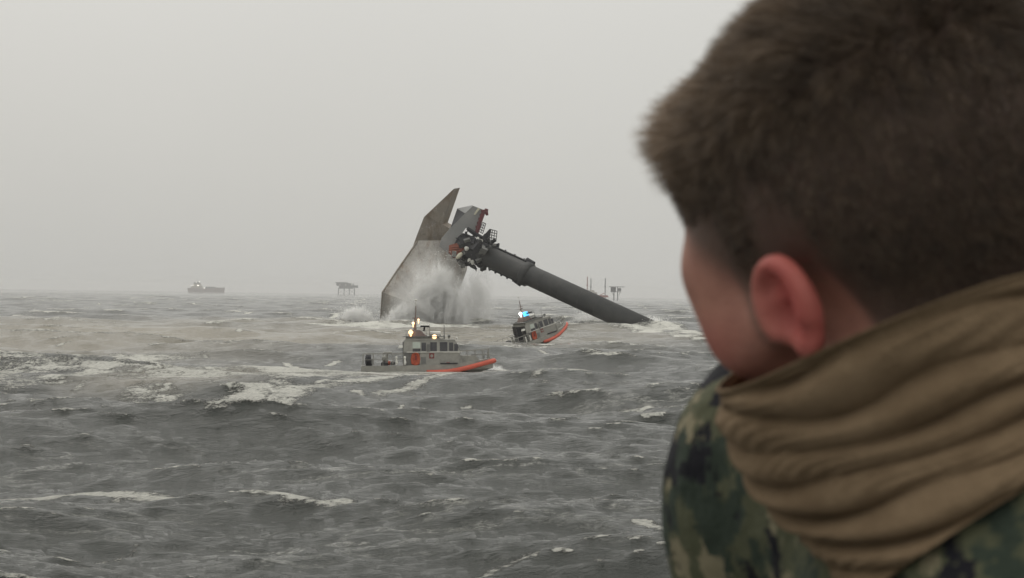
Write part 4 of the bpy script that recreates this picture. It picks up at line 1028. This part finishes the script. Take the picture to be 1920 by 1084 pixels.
nV = len(Vg); Fi = (Fg + nV)[:, ::-1]
je = np.arange(na); rim1 = np.stack([je, (je + 1) % na, (je + 1) % na + nV, je + nV], -1)
je2 = (nt_ - 1) * na + np.arange(na); jn2 = (nt_ - 1) * na + (np.arange(na) + 1) % na; rim2 = np.stack([je2, je2 + nV, jn2 + nV, jn2], -1)
M_gait = mat('tan_knit', (.170, .118, .070), .92, (.245, .175, .108), 26, .0022, 520, spec=.15)
mesh_obj('neck_gaiter', np.vstack([Vg, inn]) - PO, np.vstack([Fg, Fi, rim1, rim2]), M_gait, person, True)
cz = np.array([-.088, -.105, -.125, -.150, -.185, -.225]); cyf = np.array([.050, .052, .056, .062, .075, .09]); cyb = np.array([-.090, -.102, -.116, -.132, -.150, -.168]); cxw = np.array([.076, .086, .097, .110, .132, .158])
T2, A2 = np.meshgrid(np.linspace(0, 1, 60), np.linspace(0, 2 * math.pi, 160, endpoint=False), indexing='ij'); q5 = np.linspace(0, 1, 6)
zc_, yfc, ybc, xwc = (np.interp(T2, q5, q) for q in (cz, cyf, cyb, cxw)); c2a, s2a = np.cos(A2), np.sin(A2)
wr_c = .0035 * np.sin(9 * T2 + 3 * np.sin(A2 * 2 + 1)) + .0025 * np.sin(A2 * 7 + 6 * T2) + .003 * np.sin(A2 * 4 - 9 * T2 + 2)
zc_ = zc_ - .055 * (c2a * .5 + .5) + .012 * (.5 - .5 * c2a)
lc = np.stack([(xwc + wr_c) * s2a, (yfc + ybc) / 2 + ((yfc - ybc) / 2 + wr_c) * c2a, zc_], -1)
nrc = np.stack([s2a, c2a, 0 * A2], -1)
Vc = np.vstack([hw(lc.reshape(-1, 3)), hw((lc - nrc * .004).reshape(-1, 3))]); nc = 60 * 160
i2 = np.arange(59)[:, None]; j2 = np.arange(160)[None]
Fc = np.stack([i2 * 160 + j2, (i2 + 1) * 160 + j2, (i2 + 1) * 160 + (j2 + 1) % 160, i2 * 160 + (j2 + 1) % 160], -1).reshape(-1, 4)
jr = np.arange(160); rc = np.stack([jr, (jr + 1) % 160, (jr + 1) % 160 + nc, jr + nc], -1)
mesh_obj('jacket_collar', Vc - PO, np.vstack([Fc, (Fc + nc)[:, ::-1], rc]), M_camo, person, True)
# ---- hair: tapered strands rooted in the scalp
def hair():
    g_ = np.random.default_rng(5)
    T1 = np.vstack([HF_[:, [0, 1, 2]], HF_[:, [0, 2, 3]]])
    A_, B_, C_ = HV[T1[:, 0]], HV[T1[:, 1]], HV[T1[:, 2]]
    nn = np.cross(B_ - A_, C_ - A_); ar = np.linalg.norm(nn, axis=1)
    cen = (A_ + B_ + C_) / 3; hh = hairline(cen)
    wgt = ar * (hh > -.012) * (~near_ear(cen)); wgt = wgt / wgt.sum()
    NS = 150000
    k = g_.choice(len(T1), NS, p=wgt); u, v = g_.random(NS), g_.random(NS); fl = u + v > 1; u[fl] = 1 - u[fl]; v[fl] = 1 - v[fl]
    p = A_[k] + (B_[k] - A_[k]) * u[:, None] + (C_[k] - A_[k]) * v[:, None]
    N_ = vnormals(HV, HF_)[T1[k, 0]]
    hp = hairline(p); keep = g_.random(NS) < sstep(-.008, .016, hp) * (1 - .6 * (p[:, 1] > 0) * (1 - sstep(-.005, .03, p[:, 2]))); p, N_, hp = p[keep], N_[keep], hp[keep]; n_ = len(p)
    topw = sstep(.050, .128, p[:, 2] + .25 * np.clip(p[:, 1], 0, .1)); front = sstep(.035, .080, p[:, 1]) * sstep(.070, .100, p[:, 2])
    Ln = .0012 + .0044 * sstep(.0, .07, hp) + .017 * topw + .034 * front
    Ln *= g_.uniform(.72, 1.06, n_)
    fl_ = np.zeros((n_, 3)); fl_[:, 2] = -(1 - topw) * .8; fl_[:, 1] = .75 * topw - .25 * (1 - topw)
    fl_ += front[:, None] * np.array([0, 1.15, .50])
    # tufts: neighbouring strands lean together
    cell = np.floor(p / .007).astype(np.int64); hsh = (cell[:, 0] * 73856093 ^ cell[:, 1] * 19349663 ^ cell[:, 2] * 83492791) % 4096
    tuft = g_.normal(size=(4096, 3))[hsh] * .11
    d0 = N_ * (.50 + .30 * topw[:, None]) + fl_ * .8 + tuft + g_.normal(size=(n_, 3)) * .13
    d0 /= np.linalg.norm(d0, axis=1, keepdims=True)
    d1 = d0 + fl_ * .55 - N_ * .25; d1 /= np.linalg.norm(d1, axis=1, keepdims=True)
    w_ = np.cross(d0, g_.normal(size=(n_, 3))); w_ /= np.linalg.norm(w_, axis=1, keepdims=True)
    wd = g_.uniform(.00010, .00016, n_)[:, None]
    p0 = p - N_ * .001; p1 = p0 + d0 * (Ln * .55)[:, None]; p2 = p1 + d1 * (Ln * .45)[:, None]
    V = np.stack([p0 - w_ * wd, p0 + w_ * wd, p1 - w_ * wd * .9, p1 + w_ * wd * .9, p2 - w_ * wd * .35, p2 + w_ * wd * .35], 1).reshape(-1, 3)
    b_ = (np.arange(n_) * 6)[:, None]
    F = np.concatenate([b_ + [0, 1, 3, 2], b_ + [2, 3, 5, 4]], 0)
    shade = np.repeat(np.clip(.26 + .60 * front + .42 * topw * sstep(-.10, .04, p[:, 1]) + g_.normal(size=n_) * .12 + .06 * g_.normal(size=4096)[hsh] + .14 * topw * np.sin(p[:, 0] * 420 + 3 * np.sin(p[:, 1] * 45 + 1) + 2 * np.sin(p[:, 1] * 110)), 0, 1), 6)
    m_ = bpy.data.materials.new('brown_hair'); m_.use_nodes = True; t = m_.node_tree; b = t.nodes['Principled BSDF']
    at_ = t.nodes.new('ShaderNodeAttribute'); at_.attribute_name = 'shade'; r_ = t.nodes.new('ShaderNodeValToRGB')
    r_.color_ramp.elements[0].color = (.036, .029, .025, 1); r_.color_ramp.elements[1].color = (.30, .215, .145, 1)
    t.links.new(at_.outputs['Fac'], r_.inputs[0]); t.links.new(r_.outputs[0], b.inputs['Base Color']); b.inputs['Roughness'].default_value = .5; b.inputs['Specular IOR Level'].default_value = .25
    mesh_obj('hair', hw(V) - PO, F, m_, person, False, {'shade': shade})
hair()
# dark red strap over the near shoulder
M_strap = mat('dark_maroon_webbing', (.022, .010, .013), .85, (.035, .016, .02), 60, .002, 500)
sp_ = [atY(u, v, .672) - PO for u, v in ((1868, 1092), (1890, 1050), (1924, 996), (1985, 960), (2010, 1010), (1960, 1120), (1930, 1220), (1850, 1180))]
MB().prism(sp_, [p + np.array([.01, .045, -.01]) for p in sp_]).build('vest_strap', M_strap, person)
# deck the person stands on
M_deck = mat('ship_deck_paint', (.16, .17, .17), .7, (.2, .21, .21), 3)
dk = MB().box(-4, 4, -3, 1.75, DECK - .25, DECK).build('ship_deck', M_deck); tag(dk, 'grey painted steel deck of the ship the person stands on', kind='structure')

# ------------------------------------------------------------------ haze
hz = MB().box(-9400, 9400, -9400, 9400, -6, 46).build('haze', None)
hz['kind'] = 'stuff'; hz['label'] = 'pale grey sea haze over the whole scene'
m = bpy.data.materials.new('haze'); m.use_nodes = True; t = m.node_tree; t.nodes.clear()
ou = t.nodes.new('ShaderNodeOutputMaterial'); pv = t.nodes.new('ShaderNodeVolumePrincipled'); t.links.new(pv.outputs[0], ou.inputs['Volume'])
pv.inputs['Color'].default_value = (.97, .965, .955, 1); pv.inputs['Density'].default_value = .00011; pv.inputs['Anisotropy'].default_value = .1
hz.data.materials.append(m)
